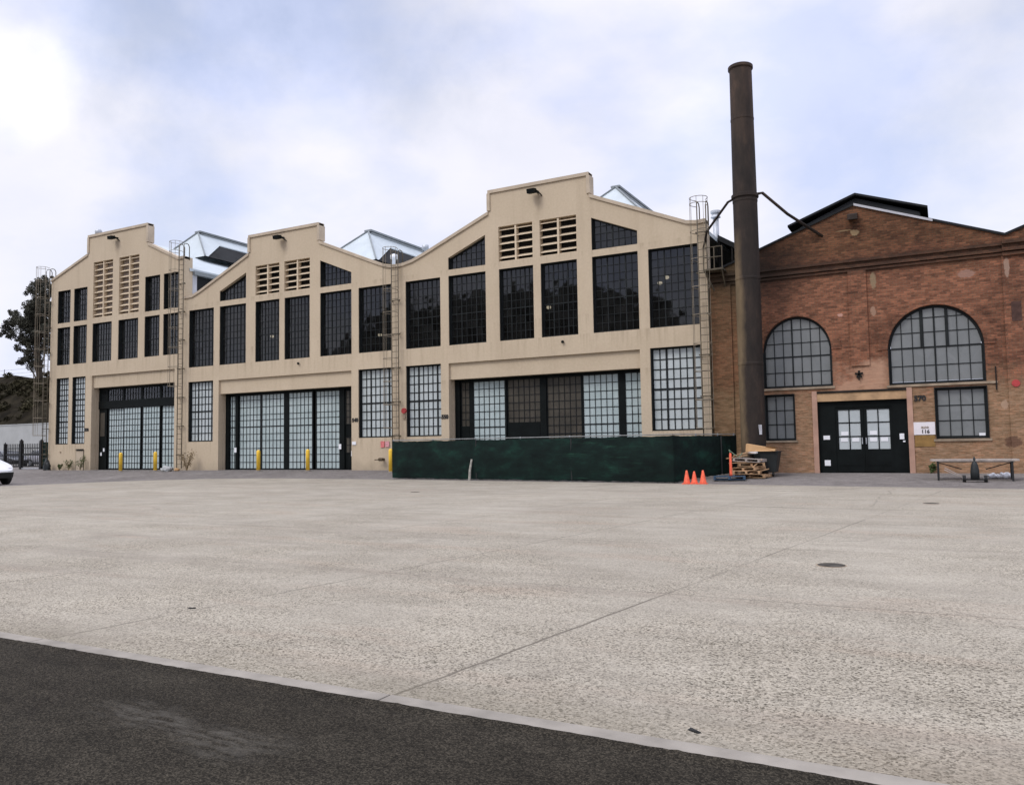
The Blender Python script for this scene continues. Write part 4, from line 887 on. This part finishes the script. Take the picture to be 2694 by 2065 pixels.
# ------------------------------------------------------------------ green screened fence
FP = [(-22.34, 30.14), (-20.1, 30.04), (-17.86, 29.93), (-15.6, 29.8), (-13.3, 29.67), (-11.1, 29.5), (-8.98, 29.35)]
RP = [(-8.98, 29.25), (-8.5, 31.0), (-8.0, 32.4), (-7.62, 33.5)]
fe = thing('screen_fence', (-15.6, 29.8, -1.45), 'temporary fence hung with dark green windscreen along the tan hall', 'fence')
for pts in (FP, RP):
    s_ = MB(); nn = 14; m_ = 6; grid = []
    for (a, ya), (b, yb) in zip(pts, pts[1:]):
        for i in range(nn):
            u = i / nn; x = a + (b - a) * u; y = ya + (yb - ya) * u
            bil = .05 * math.sin(math.pi * u) + .016 * math.sin(u * 19 + a) + random.uniform(-.008, .008) + .02
            grid.append((x, y, bil, math.sin(math.pi * u)))
    grid.append((pts[-1][0] + .06 * (pts is FP), pts[-1][1], 0, 0)); n0 = len(grid); vs = []
    for x, y, bil, sg_ in grid:
        zb = hgt(x, y) + .015 + random.uniform(0, .03); zt = .292 - .028 * sg_ - .01 * (abs(math.sin(3.1 * math.pi * sg_))) + random.uniform(-.01, .01)
        for j in range(m_ + 1):
            f_ = j / m_; off = bil * math.sin(math.pi * f_) * (1 + .3 * random.random()) + .05; vs.append((x + off * (pts is RP), y - off * (pts is FP), zb + (zt - zb) * f_))
    fs = [(i * (m_ + 1) + j, (i + 1) * (m_ + 1) + j, (i + 1) * (m_ + 1) + j + 1, i * (m_ + 1) + j + 1) for i in range(n0 - 1) for j in range(m_)]
    s_.add(vs, fs).build('windscreen', 'screen', fe, True)
    for x, y in (pts[:-1] if pts is FP else pts[1:]): MB().tube([(x - .06 * (pts is RP), y + .04, hgt(x, y)), (x - .06 * (pts is RP), y + .04, .36)], .03, 8).build('post', 'galv', fe)
    r_ = MB().tube([(x, y + .02, .325) for x, y in pts], .024, 6); r_.build('top_rail', 'dullsteel', fe)
    for (x, y) in ((pts[2], pts[4]) if pts is FP else pts[2:3]): MB().bar((x + .1, y - .075, hgt(x, y) + .05), (x + .1, y - .075, .26), .05, .012).build('seam', 'iron', fe)
    f2 = MB()
    for (a, ya), (b, yb) in zip(pts, pts[1:]): f2.box(min(a, b) - .01, max(a, b) + .01, min(ya, yb) - .2, min(ya, yb) + .2, hgt(a, ya) - .0, hgt(a, ya) + .03) if False else None
tag(MB().tube([(-18.02, 29.72, hgt(-18, 29.7)), (-18.0, 29.74, -1.0), (-17.93, 29.78, -.55)], .06, 7, .04).build('tied_rag', plain('pale_rag', (.36, .34, .30), .9, 0, .3, 8)), 'pale rag tied low at a seam of the green fence', 'rag')

# ------------------------------------------------------------------ bollards, cones
b0 = thing('bollard', (-45.0, 32.78, hgt(-45, 32.78)), 'yellow bollard nearest the dark entry door of the left hall', 'bollard', 'yellow steel bollards in front of the halls')
MB().lathe((-45.0, 32.78), [(.105, -1.25), (.105, -.15), (.095, -.09), (.06, -.05), (.01, -.035)], 18).build('post', 'yellow', b0, True)
MB().lathe((-45.0, 32.78), [(.14, -1.25), (.14, hgt(-45, 32.78) + .03), (.10, hgt(-45, 32.78) + .05)], 18).build('footing', 'kerb', b0)
for (x, y), lab in (((-42.17, 33.05), 'yellow bollard nearest the ladder between left and middle halls'), ((-33.74, 33.1), 'left yellow bollard in front of the middle hall doors'), ((-30.16, 33.12), 'right yellow bollard in front of the middle hall doors'), ((-24.3, 32.6), 'yellow bollard half hidden behind the left end of the green fence')):
    b = copy_tree(b0); b.location = (x, y, hgt(x, y)); b['label'] = lab
c0 = thing('traffic_cone', (-8.33, 28.85, hgt(-8.33, 28.85)), 'orange traffic cone nearest the green fence seam, left of three', 'cone', 'orange traffic cones by the fence corner')
z0 = hgt(-8.33, 28.85) + .006
MB().lathe((-8.33, 28.85), [(.125, z0 + .03), (.118, z0 + .06), (.035, z0 + .47), (.028, z0 + .49)], 20).build('body', 'orange', c0, True)
MB().box(-8.33 - .15, -8.33 + .15, 28.70, 29.0, z0, z0 + .03).build('base', 'orange', c0, bevel=.01)
for (x, y), lab in (((-8.07, 28.9), 'slightly shorter middle one of the three orange traffic cones'), ((-7.76, 28.93), 'orange traffic cone nearest the pallets, right of three')):
    c = copy_tree(c0); c.location = (x, y, hgt(x, y)); c['label'] = lab
    if 'shorter' in lab: c.scale = (.97, .97, .93)

# ------------------------------------------------------------------ pallets, bin and rubbish by the stack
def pallet(x, y, z, rz, mat, label, group='wooden pallets piled by the chimney', w=1.1, d=.9, tilt=(0, 0)):
    t = thing('pallet', (0, 0, 0), label, 'pallet', group)
    m = MB()
    for i in range(6): m.box(-w / 2, w / 2, -d / 2 + i * d / 6 + .01, -d / 2 + (i + 1) * d / 6 - .02, .10, .125)
    m.build('deck', mat, t)
    s = MB()
    for xx in (-w / 2, -.04, w / 2 - .08): s.box(xx, xx + .08, -d / 2, d / 2, .02, .10)
    s.build('stringer', mat, t)
    s = MB()
    for yy in (-d / 2, -.05, d / 2 - .1): s.box(-w / 2, w / 2, yy, yy + .1, 0, .02)
    s.build('bottom_board', mat, t)
    t.location = (x, y, z); t.rotation_euler = (R(tilt[0]), R(tilt[1]), R(rz)); return t
zg = hgt(-7.3, 31)
pallet(-7.22, 30.65, zg, 12, 'blueplastic', 'blue and black pallet lying in front of the wooden pallets', 'blue pallet', 1.15, .8)
pallet(-6.55, 31.7, hgt(-6.5, 31.7), -8, 'wood', 'lowest wooden pallet of the heap, on the asphalt', w=1.15)
pallet(-6.75, 31.55, hgt(-6.5, 31.7) + .14, 6, 'wood', 'wooden pallet second from the ground in the heap', w=1.0)
pallet(-6.72, 31.6, hgt(-6.5, 31.7) + .28, -14, 'wood', 'wooden pallet in the middle of the heap', w=1.0, tilt=(2, -2))
pallet(-6.6, 31.7, hgt(-6.5, 31.7) + .43, 10, 'wood', 'wooden pallet second from the top of the heap', w=.95)
pallet(-6.65, 31.65, hgt(-6.5, 31.7) + .60, -9, 'weathered', 'topmost grey wooden pallet of the heap', w=1.05, tilt=(0, 3))
for i, (a, b, lab) in enumerate((((-7.45, 31.2, -.62), (-6.75, 31.6, -.5), 'pale plank jutting left from the top of the pallet heap'), ((-7.2, 31.3, -.52), (-6.55, 31.2, -.36), 'short bright plank slanting up on the pallet heap'), ((-6.6, 31.2, -1.18), (-5.95, 31.5, -1.02), 'long plank leaning at the foot of the pallet heap'))):
    tag(MB().bar(a, b, .12, .03).build('plank', 'wood'), lab, 'plank', 'loose planks on the pallet heap')
for i, (a, b, lab) in enumerate((((-7.0, 31.1, -.45), (-6.35, 31.35, -.40), 'thin board lying across the top of the pallet heap'), ((-7.35, 31.15, -.80), (-6.5, 31.3, -.74), 'long board poking out left at mid height of the pallet heap'), ((-6.5, 31.15, -.98), (-6.15, 31.3, -.66), 'stub of timber standing at the right side of the heap'))):
    tag(MB().bar(a, b, .10, .028).build('plank', 'wood'), lab, 'plank', 'loose planks on the pallet heap')
de = thing('delineator_post', (-7.18, 30.72, zg + .13), 'orange plastic delineator post standing on the blue pallet', 'post')
MB().lathe((-7.18, 30.72), [(.06, zg + .128), (.055, zg + .2), (.045, zg + .95), (.03, zg + .98)], 12).build('tube', 'orange', de, True)
MB().tube([(-7.18, 30.72, zg + .95), (-7.22, 30.7, zg + 1.1), (-7.14, 30.7, zg + 1.02), (-6.98, 30.74, zg + .88), (-6.9, 30.76, zg + .8), (-6.75, 30.8, zg + .98)], .018, 6).build('tape', plain('green_tape', (.16, .22, .15), .7, 0, .4, 14), de)
dk = thing('dumpster', (-6.12, 32.3, hgt(-6, 32.3)), 'dark wheeled dumpster behind the pallet heap', 'dumpster'); zd = hgt(-6, 32.3)
MB().hexa([(-6.45, 31.95, zd + .15), (-5.78, 31.95, zd + .15), (-5.78, 32.5, zd + .15), (-6.45, 32.5, zd + .15), (-6.6, 31.85, zd + .92), (-5.66, 31.85, zd + .92), (-5.66, 32.6, zd + .92), (-6.6, 32.6, zd + .92)]).build('body', 'bin', dk, bevel=.02)
MB().box(-6.63, -5.63, 31.82, 32.63, zd + .92, zd + .96).build('rim', 'bin', dk)
for xx in (-6.35, -5.88): MB().tube([(xx - .03, 31.98, zd + .08), (xx + .03, 31.98, zd + .08)], .08, 12).build('wheel', 'rubber', dk)
cb = thing('cardboard_box', (-6.4, 31.9, -.36), 'flattened cardboard box lying on top of the heap and dumpster', 'box')
MB().hexa([(-6.84, 31.75, -.36), (-5.75, 31.75, -.37), (-5.75, 32.1, -.37), (-6.84, 32.1, -.36), (-6.82, 31.78, -.08), (-5.76, 31.9, -.28), (-5.76, 32.1, -.26), (-6.82, 32.1, -.06)]).build('body', 'card', cb)
MB().quad((-6.12, 31.74, -.21), (-5.76, 31.76, -.28), (-5.6, 31.6, -.24), (-5.9, 31.55, -.17)).build('flap', 'card', cb)
tag(MB().hexa([(-6.78, 31.5, -.44), (-6.38, 31.5, -.44), (-6.38, 31.75, -.44), (-6.78, 31.75, -.44), (-6.78, 31.5, -.38), (-6.38, 31.52, -.37), (-6.38, 31.75, -.37), (-6.78, 31.75, -.38)]).build('foam_sheet', 'white'), 'bright white foam sheet lying under the cardboard box', 'foam sheet')

# ------------------------------------------------------------------ table and cart by the brick wall
zb_ = hgt(1, 31.2)
tb = thing('plank_table', (.75, 31.3, zb_), 'long weathered wooden table on thin dark legs below the brick hall window', 'table')
for k_ in range(3): pass
t_ = MB()
for k_ in range(4): t_.box(-.52 + random.uniform(-.03, .03), 2.02 + random.uniform(-.03, .05), 30.85 + k_ * .19, 30.85 + k_ * .19 + .18, -.75, -.69)
t_.build('tabletop', 'weathered', tb)
MB().box(-.35, 1.9, 30.9, 30.95, -.79, -.74).build('apron_board', 'weathered', tb)
for xx in (-.3, 1.84):
    for yy in (30.9, 31.52): MB().box(xx - .03, xx + .03, yy - .03, yy + .03, hgt(xx, yy), -.74).build('leg', 'iron', tb)
for a, b in ((-.3, .4), (1.84, 1.1)): MB().bar((a, 31.2, -.8), (b, 31.2, zb_ + .35), .03).build('brace', 'iron', tb)
gc = thing('wheeled_cart', (.75, 30.4, hgt(.75, 30.4)), 'dark upright cart with two wheels and a long handle before the table', 'cart'); zc = hgt(.75, 30.4)
MB().lathe((.76, 30.45), [(.13, zc + .1), (.13, zc + .35), (.10, zc + .55), (.075, zc + .62), (.03, zc + .68), (.04, zc + .76), (.015, zc + .82)], 16).build('body', 'bin', gc, True)
MB().box(.42, 1.08, 30.38, 30.56, zc + .06, zc + .10).build('axle', 'iron', gc)
for xx in (.45, 1.06):
    wv = MB().tube([(xx - .05, 30.46, zc + .11), (xx + .05, 30.46, zc + .11)], .11, 16).build('wheel', 'rubber', gc)
    MB().tube([(xx - .055, 30.46, zc + .11), (xx + .055, 30.46, zc + .11)], .05, 12).build('hub', 'galv', wv)
MB().tube([(.4, 30.4, zc + .15), (-.12, 30.35, zc + .40)], .015, 6).tube([(.42, 30.46, zc + .17), (-.1, 30.42, zc + .46)], .015, 6).build('handle', 'weathered', gc)
def bag(x, y, z, s, name, mat, lab, cat='bag', group=None, sy=.7, sz=.6):
    bm = bmesh.new(); bmesh.ops.create_icosphere(bm, subdivisions=3, radius=s)
    for v in bm.verts:
        n = v.co.normalized(); k = 1 + .18 * math.sin(7 * n.x + 3 * n.z + x * 9) + .14 * math.sin(9 * n.y - 5 * n.x + y) + .10 * math.sin(15 * n.z + 11 * n.x)
        v.co = Vector((v.co.x * k, v.co.y * k * sy, max(-s * .3, v.co.z * k * sz)))
    me = bpy.data.meshes.new(name); bm.to_mesh(me); bm.free(); me.materials.append(M[mat])
    for p in me.polygons: p.use_smooth = True
    o = bpy.data.objects.new(name, me); COL.objects.link(o); o.location = (x, y, z + s * .3); return tag(o, lab, cat, group)
bag(1.35, 31.9, hgt(1.3, 31.9), .19, 'plastic_bag', 'white', 'crumpled white bag under the table next to the cart wheel', 'bag', 'white bags under the table', .6, .5)
bag(1.68, 31.9, hgt(1.7, 31.9), .21, 'plastic_bag', 'white', 'crumpled white bag under the table by its far leg', 'bag', 'white bags under the table', .6, .55)
bag(-41.1, 33.0, hgt(-41, 33), .34, 'plastic_bag', plain('dingy_white_plastic', (.50, .47, .43), .7, 0, .2, 5) and 'retain', 'dingy white sack slumped at the foot of the ladder between halls', 'bag', None, .7, .6)
bag(-40.45, 33.2, hgt(-40, 33.2), .17, 'plastic_bag', 'card', 'tan bag against the pier beside the dry brush', 'bag')
bag(-53.75, 33.6, hgt(-54, 33.6), .24, 'dark_lump', 'bin', 'dark upright lump at the far left corner of the tan hall', 'bag', None, .8, 2.6)  # dark upright shape set at the hall corner

# ------------------------------------------------------------------ plants
def leaf_cloud(blobs, n, size, seed, squash=1.0):
    rnd = random.Random(seed); m = MB(); tot = sum(b[3] ** 2 for b in blobs)
    for bx, by, bz, br in blobs:
        k = max(6, int(n * br * br / tot))
        for _ in range(k):
            d = Vector((rnd.gauss(0, 1), rnd.gauss(0, 1), rnd.gauss(0, 1))).normalized() * br * (rnd.random() ** .45)
            p = Vector((bx, by, bz)) + Vector((d.x, d.y, d.z * squash))
            a = Vector((rnd.gauss(0, 1), rnd.gauss(0, 1), rnd.gauss(0, 1) - .4)).normalized(); b = a.cross(Vector((rnd.gauss(0, 1), rnd.gauss(0, 1), rnd.gauss(0, 1)))).normalized()
            l = size * rnd.uniform(.6, 1.4); w_ = l * .38
            m.add([p - a * l, p + b * w_, p + a * l, p - b * w_], [(0, 1, 2, 3)])
    return m
BL = [(-104.69, 15.9, .69), (-103.15, 17.5, .53), (-99.7, 20.44, .59), (-98.05, 20.94, .66), (-96.95, 21.16, .43), (-100.47, 18.28, .67), (-98.77, 18.12, .87), (-101.23, 15.95, .89), (-99.25, 15.96, 1.02), (-97.88, 16.35, .87), (-99.74, 14.13, .74), (-99.13, 12.73, .66), (-102.55, 13.31, .38), (-101.48, 11.52, .45), (-99.33, 10.71, .58), (-97.43, 19.18, .58), (-97.8, 14.32, .86), (-96.93, 12.91, .86), (-98.39, 11.5, .58), (-103.9, 15.0, .5), (-102.4, 16.6, .6), (-101.4, 14.2, .6), (-99.6, 17.1, .8), (-98.6, 19.5, .6), (-97.0, 17.6, .8), (-96.2, 15.2, .9), (-95.8, 19.8, .7), (-95.0, 17.0, 1.1), (-104.1, 16.7, .45), (-100.2, 12.0, .5)]
tr = thing('eucalyptus_tree', (-97.5, 60, 6.5), 'large dark leafy tree on the hillside beyond the left hall', 'tree')
rb = random.Random(3); blobs = []
for x, z, r in BL:
    k = 1 + rb.uniform(-.015, .015); blobs.append((x * k, 60 * k, z * k, r * 1.25))
    for _ in range(4):
        k = 1 + rb.uniform(-.03, .03); a_ = rb.uniform(-1, 1) * r * 1.5; blobs.append(((x + .86 * 0 + a_ * .5) * k, (60 + a_ * .86) * k, (z + rb.uniform(-1, 1) * r * 1.4) * k, r * .55))
leaf_cloud(blobs, 34000, .135, 5).build('crown', 'leaf', tr)
t_ = MB(); t_.tube([(-97.5, 60, 5.0), (-97.8, 60, 9), (-98.4, 60, 12.5), (-98.3, 60, 16), (-97.6, 60, 20)], .5, 9, .08)
for (x, z, r) in BL:
    base = Vector((-97.9 - .1 * (z - 10) * .3, 60, max(8.5, z - 3.2))); t_.tube([base, (base + Vector((x, 60.3, z))) / 2 + Vector((0, 0, .25)), (x, 60.2, z)], .12, 5, .03)
t_.build('trunk', 'bark', tr)
def weed(x, y, h, n, seed, label, mat='weed', name='weed', group='weeds along the foot of the halls'):
    rnd = random.Random(seed); z = hgt(x, y); t = thing(name, (x, y, z), label, 'weed', group); st_ = MB(); bl_ = []
    for i in range(n):
        a = rnd.uniform(0, 6.28); l = h * rnd.uniform(.6, 1.1); e = Vector((x + math.cos(a) * l * .45, y + math.sin(a) * l * .25, z + l))
        st_.tube([(x + rnd.uniform(-.06, .06), y, z), ((x + e.x) / 2, (y + e.y) / 2, z + l * .6), e], .012, 4)
        for f_ in (.4, .65, .9, 1.0): bl_.append((x + (e.x - x) * f_, y + (e.y - y) * f_, z + l * f_, .1 * h + .05))
    st_.build('stem', 'dry', t); leaf_cloud(bl_, 240 if mat == 'weed' else 90, .05, seed).build('foliage', mat, t); return t
weed(-52.5, 33.7, .38, 5, 11, 'low green weed at the foot of the left hall below its ground floor windows')
weed(-51.55, 33.7, .62, 8, 12, 'bushy green weed beside the blanked hatch of the left hall')
weed(-50.25, 33.65, .95, 6, 13, 'tall thin dark weed right of the blanked hatch')
weed(-39.9, 33.45, 1.05, 14, 14, 'dry brown brush heaped beside the pier between left and middle halls', 'dry', 'dry_brush', 'dry brush')
weed(-.55, 34.0, .32, 5, 15, 'small dark weed at the brick wall left of the table')

# ------------------------------------------------------------------ far left: retaining wall, hill, gate, cars
tag(MB().box(-125, -72, 50.0, 50.5, -1.4, 2.95).box(-125, -72, 49.95, 50.55, 2.95, 3.05).build('retaining_wall', 'retain'), 'plain pale grey retaining wall below the scrubby hillside', 'wall')
hm = MB(); rh = random.Random(9); nx, ny = 44, 16; vs = []
for i in range(nx):
    for j in range(ny):
        x = -190 + i * 3.6; y = 50.6 + j * 1.4 + (0 if j < 9 else (j - 8) ** 2 * 1.2); t = min(1, j / 7)
        z = 2.7 + (9.55 - 2.7) * (t ** .85) + (rh.uniform(-.35, .35) if 0 < j else 0) * (.6 + .4 * t) - max(0, x + 85) * .02
        if x > -62: z -= (x + 62) * .14
        vs.append((x, y, z))
hm.add(vs, [(i * ny + j, (i + 1) * ny + j, (i + 1) * ny + j + 1, i * ny + j + 1) for i in range(nx - 1) for j in range(ny - 1)])
struct(hm.build('hill', 'hill', None, True))
rr_ = random.Random(21)
sc_b = []
for _ in range(130):
    x = rr_.uniform(-118, -84); j = rr_.random(); sc_b.append((x, 51.2 + j * 9.2, 3.1 + 6.7 * (j ** .85), rr_.uniform(.4, 1.1)))
o = leaf_cloud(sc_b, 16000, .24, 31, .8).build('hillside_brush', plain('brush_leaf', (.034, .030, .016), .8, 0, .6, .25, .1)); o['kind'] = 'stuff'
hf = thing('hilltop_fence', (-103, 60, 9.5), 'thin grey wire fence along the top of the hillside', 'fence')
for k_ in range(7):
    x = -125 + k_ * 6.3; MB().tube([(x, 60.4, 9.2), (x + .15, 60.4, 10.75)], .05, 6).build('post', 'galv', hf)
q = MB()
for z in (10.7, 10.2, 9.8): q.tube([(-125, 60.4, z), (-87, 60.4, z - .15)], .018, 5)
q.build('wire', 'galv', hf)
gf = thing('picket_fence', (-60, 36, -1.15), 'black iron picket fence between the left hall and the yard', 'fence')
p_ = MB(); x = -62.75
while x < -58.4: p_.box(x - .026, x + .026, 35.985, 36.015, -1.0, .72); x += .21
for z, h_ in ((.38, .03), (-.08, .075), (-.95, .04)): p_.box(-62.8, -58.4, 35.975, 36.025, z - h_, z + h_)
p_.build('pickets', 'iron', gf)
for x, zt, w_ in ((-62.8, .75, .05), (-60.75, .95, .10), (-58.3, .9, .12)): MB().box(x - w_, x + w_, 35.9, 36.1, -1.2, zt).lathe((x, 36.0), [(w_ * .7, zt), (w_ * .8, zt + .05), (w_ * .2, zt + .12)], 10).build('post', 'iron', gf)
MB().box(-58.2, -55.0, 36.0, 36.05, -1.1, .55).box(-58.2, -56.9, 36.05, 36.1, .55, .8).build('screen_panel', 'screen', gf)
MB().box(-60.6, -58.4, 35.94, 36.0, -1.14, -1.06).build('sill_rail', 'galv', gf)

def car(name, loc, rz, paint, label, lower=None, group=None):
    """hatchback: +x is forward, origin on the ground under its middle"""
    t = thing(name, (0, 0, 0), label, 'car', group)
    st_ = [(-2.08, .45, .62, .70, .60), (-2.02, .30, .92, .98, .78), (-1.7, .24, 1.0, 1.30, .86), (-1.1, .22, .98, 1.44, .89), (-.3, .22, .96, 1.48, .90), (.35, .22, .95, 1.42, .90), (.85, .22, .94, 1.18, .89), (1.2, .22, .92, .97, .88), (1.75, .25, .82, .84, .82), (2.02, .32, .66, .68, .70), (2.12, .42, .56, .57, .55)]
    vs = []; n = 12
    for x, zb, zm, zt, hw in st_:
        tw = hw * (.98 - .42 * max(0, (zt - zm)) / .5)
        vs += [(x, -hw * .9, zb), (x, -hw, zb + (zm - zb) * .3), (x, -hw, zb + (zm - zb) * .75), (x, -hw * .97, zm), (x, -tw, zm + (zt - zm) * .85), (x, -tw * .8, zt),
               (x, tw * .8, zt), (x, tw, zm + (zt - zm) * .85), (x, hw * .97, zm), (x, hw, zb + (zm - zb) * .75), (x, hw, zb + (zm - zb) * .3), (x, hw * .9, zb)]
    m = len(st_); fs = [(i * n + k, i * n + (k + 1) % n, (i + 1) * n + (k + 1) % n, (i + 1) * n + k) for i in range(m - 1) for k in range(n)]
    fs += [tuple(range(n)), tuple((m - 1) * n + k for k in range(n))]
    bo = MB().add(vs, fs).build('body', paint, t, True); sb = bo.modifiers.new('smooth', 'SUBSURF'); sb.levels = 2; sb.render_levels = 2
    g = MB()
    for s in (-1, 1):
        g.add([(-1.45, s * .885, 1.0), (.95, s * .885, .98), (.45, s * .73, 1.34), (-.2, s * .715, 1.38), (-1.2, s * .73, 1.30)], [(0, 1, 2, 3, 4)])
    g.add([(1.12, -.74, .99), (1.12, .74, .99), (.52, .6, 1.37), (.52, -.6, 1.37)], [(0, 1, 2, 3)]); g.add([(-1.98, -.66, 1.02), (-1.98, .66, 1.02), (-1.6, .56, 1.36), (-1.6, -.56, 1.36)], [(0, 1, 2, 3)])
    g.build('window', 'carglass', t)
    q = MB(); q.hexa([(2.02, -.66, .28), (2.13, -.5, .28), (2.13, .5, .28), (2.02, .66, .28), (2.03, -.7, .52), (2.16, -.52, .52), (2.16, .52, .52), (2.03, .7, .52)])
    q.build('bumper', lower or 'rubber', t); MB().box(-2.12, -1.98, -.68, .68, .28, .5).build('bumper', lower or 'rubber', t)
    for y_ in (-.88, .88): MB().box(-1.0, 1.0, y_ - .02, y_ + .02, .2, .34).build('skirt', 'rubber', t)
    for s in (-1, 1):
        MB().hexa([(1.82, s * .60, .62), (2.06, s * .5, .60), (2.06, s * .48, .60), (1.78, s * .55, .62), (1.80, s * .76, .74), (2.0, s * .62, .70), (2.0, s * .45, .70), (1.76, s * .5, .76)]).build('headlight', 'flash', t)
    for x in (-1.28, 1.32):
        for s in (-1, 1):
            wv = MB().tube([(x, s * .70, .31), (x, s * .895, .31)], .315, 20).build('tyre', 'rubber', t)
            MB().tube([(x, s * .89, .31), (x, s * .91, .31)], .20, 14).build('rim', 'galv', wv)
    t.location = loc; t.rotation_euler = (0, 0, R(rz)); return t
wc = car('parked_car', (-43.05, 23.0, hgt(-42, 23)), 4, 'carwhite', 'white car with a dark bumper, cut off by the left picture edge'); wc.scale = (1.08, 1.08, 1.16)
car('parked_car', (-72.2, 41.5, -1.15), 0, 'cardark', 'charcoal car parked behind the black picket fence, nearest the picture edge')
car('parked_car', (-68.6, 43.0, -1.15), -6, 'carsilver', 'silver car parked behind the black picket fence post')

# ------------------------------------------------------------------ small things on the plaza
def cover(x, y, r, label, group='iron covers set in the plaza'):
    z = hgt(x, y) + .007; t = thing('manhole_cover', (x, y, z), label, 'manhole cover', group)
    MB().lathe((x, y), [(r, z), (r, z + .006), (r * .97, z + .007)], 32).build('lid', 'dustyiron', t); MB().lathe((x, y), [(r * 1.1, z - .002), (r * 1.1, z + .003), (r * 1.02, z + .003)], 32).build('ring', 'sillstone', t); return t
cover(-1.36, 11.06, .168, 'round dark manhole cover nearest the camera on the right')
cover(-.39, 21.64, .17, 'far round manhole cover in front of the table'); cover(-15.91, 22.69, .15, 'small round cover in front of the green fence')
for x, y, lab, rz in ((-6.87, 5.84, 'dark crushed scrap on the concrete left of the joint', .4), (-1.32, 4.57, 'dark flat scrap lying close to the kerb', -.5)):
    o = MB().hexa([(-.07, -.03, 0), (.06, -.025, 0), (.07, .03, 0), (-.05, .025, 0), (-.05, -.02, .012), (.05, -.02, .02), (.06, .02, .01), (-.06, .02, .018)]).build('scrap', 'rubber')
    o.location = (x, y, hgt(x, y) + .006); o.rotation_euler = (0, 0, rz); o.scale = (.62, .5, .7); tag(o, lab, 'litter', 'scraps on the plaza')

# ------------------------------------------------------------------ lamps hanging inside, seen through the glass
for x, y, z, lab in ((-29.81, 39, 6.78, 'lit lamp hanging inside the far right upper window of the middle hall'), (-18.53, 39, 7.38, 'lit lamp hanging inside the fourth upper window of the right tan hall'), (-11.98, 39, 8.27, 'upper lit lamp inside the window beside the tan corner ladder'), (-12.4, 39.2, 8.06, 'lower lit lamp inside the window beside the tan corner ladder'), (-38.58, 39, 7.38, 'lit lamp hanging inside the third upper window of the middle hall')):
    t = thing('hanging_lamp', (x, y, z), lab, 'lamp', 'lit lamps inside the halls')
    MB().lathe((x, y), [(.02, z - .1), (.1, z - .07), (.13, z), (.1, z + .07), (.02, z + .1)], 12).build('bulb', 'bulb', t, True)
    MB().lathe((x, y), [(.17, z + .06), (.05, z + .2), (.02, z + .22)], 12).tube([(x, y, z + .2), (x, y, z + 1.2)], .012, 5).build('lamp_shade', 'iron', t)

# ------------------------------------------------------------------ unseen ridge added behind the viewer to darken reflections in the upper windows
rh = random.Random(4); vs = []; n = 60
for i in range(n):
    x = -170 + i * 4.0; u = (x + 110) / 45
    top_ = 27 * (1 / (1 + math.exp(-(x + 118) / 7))) * (1 / (1 + math.exp((x + 34) / 7))) + 3 + rh.uniform(-1.6, 1.6)
    for y, f_ in ((-52, 0), (-56, .45), (-60, .85), (-66, 1), (-90, .6), (-120, 0)): vs.append((x, y, -1.8 + (top_ + 1.8) * f_ + (rh.uniform(-.8, .8) if 0 < f_ else 0)))
mirror_ridge = MB().add(vs, [(i * 6 + j, (i + 1) * 6 + j, (i + 1) * 6 + j + 1, i * 6 + j + 1) for i in range(n - 1) for j in range(5)])
struct(mirror_ridge.build('hill', 'hill', None, True))  # ridge stands in for the dark mass mirrored in the glass
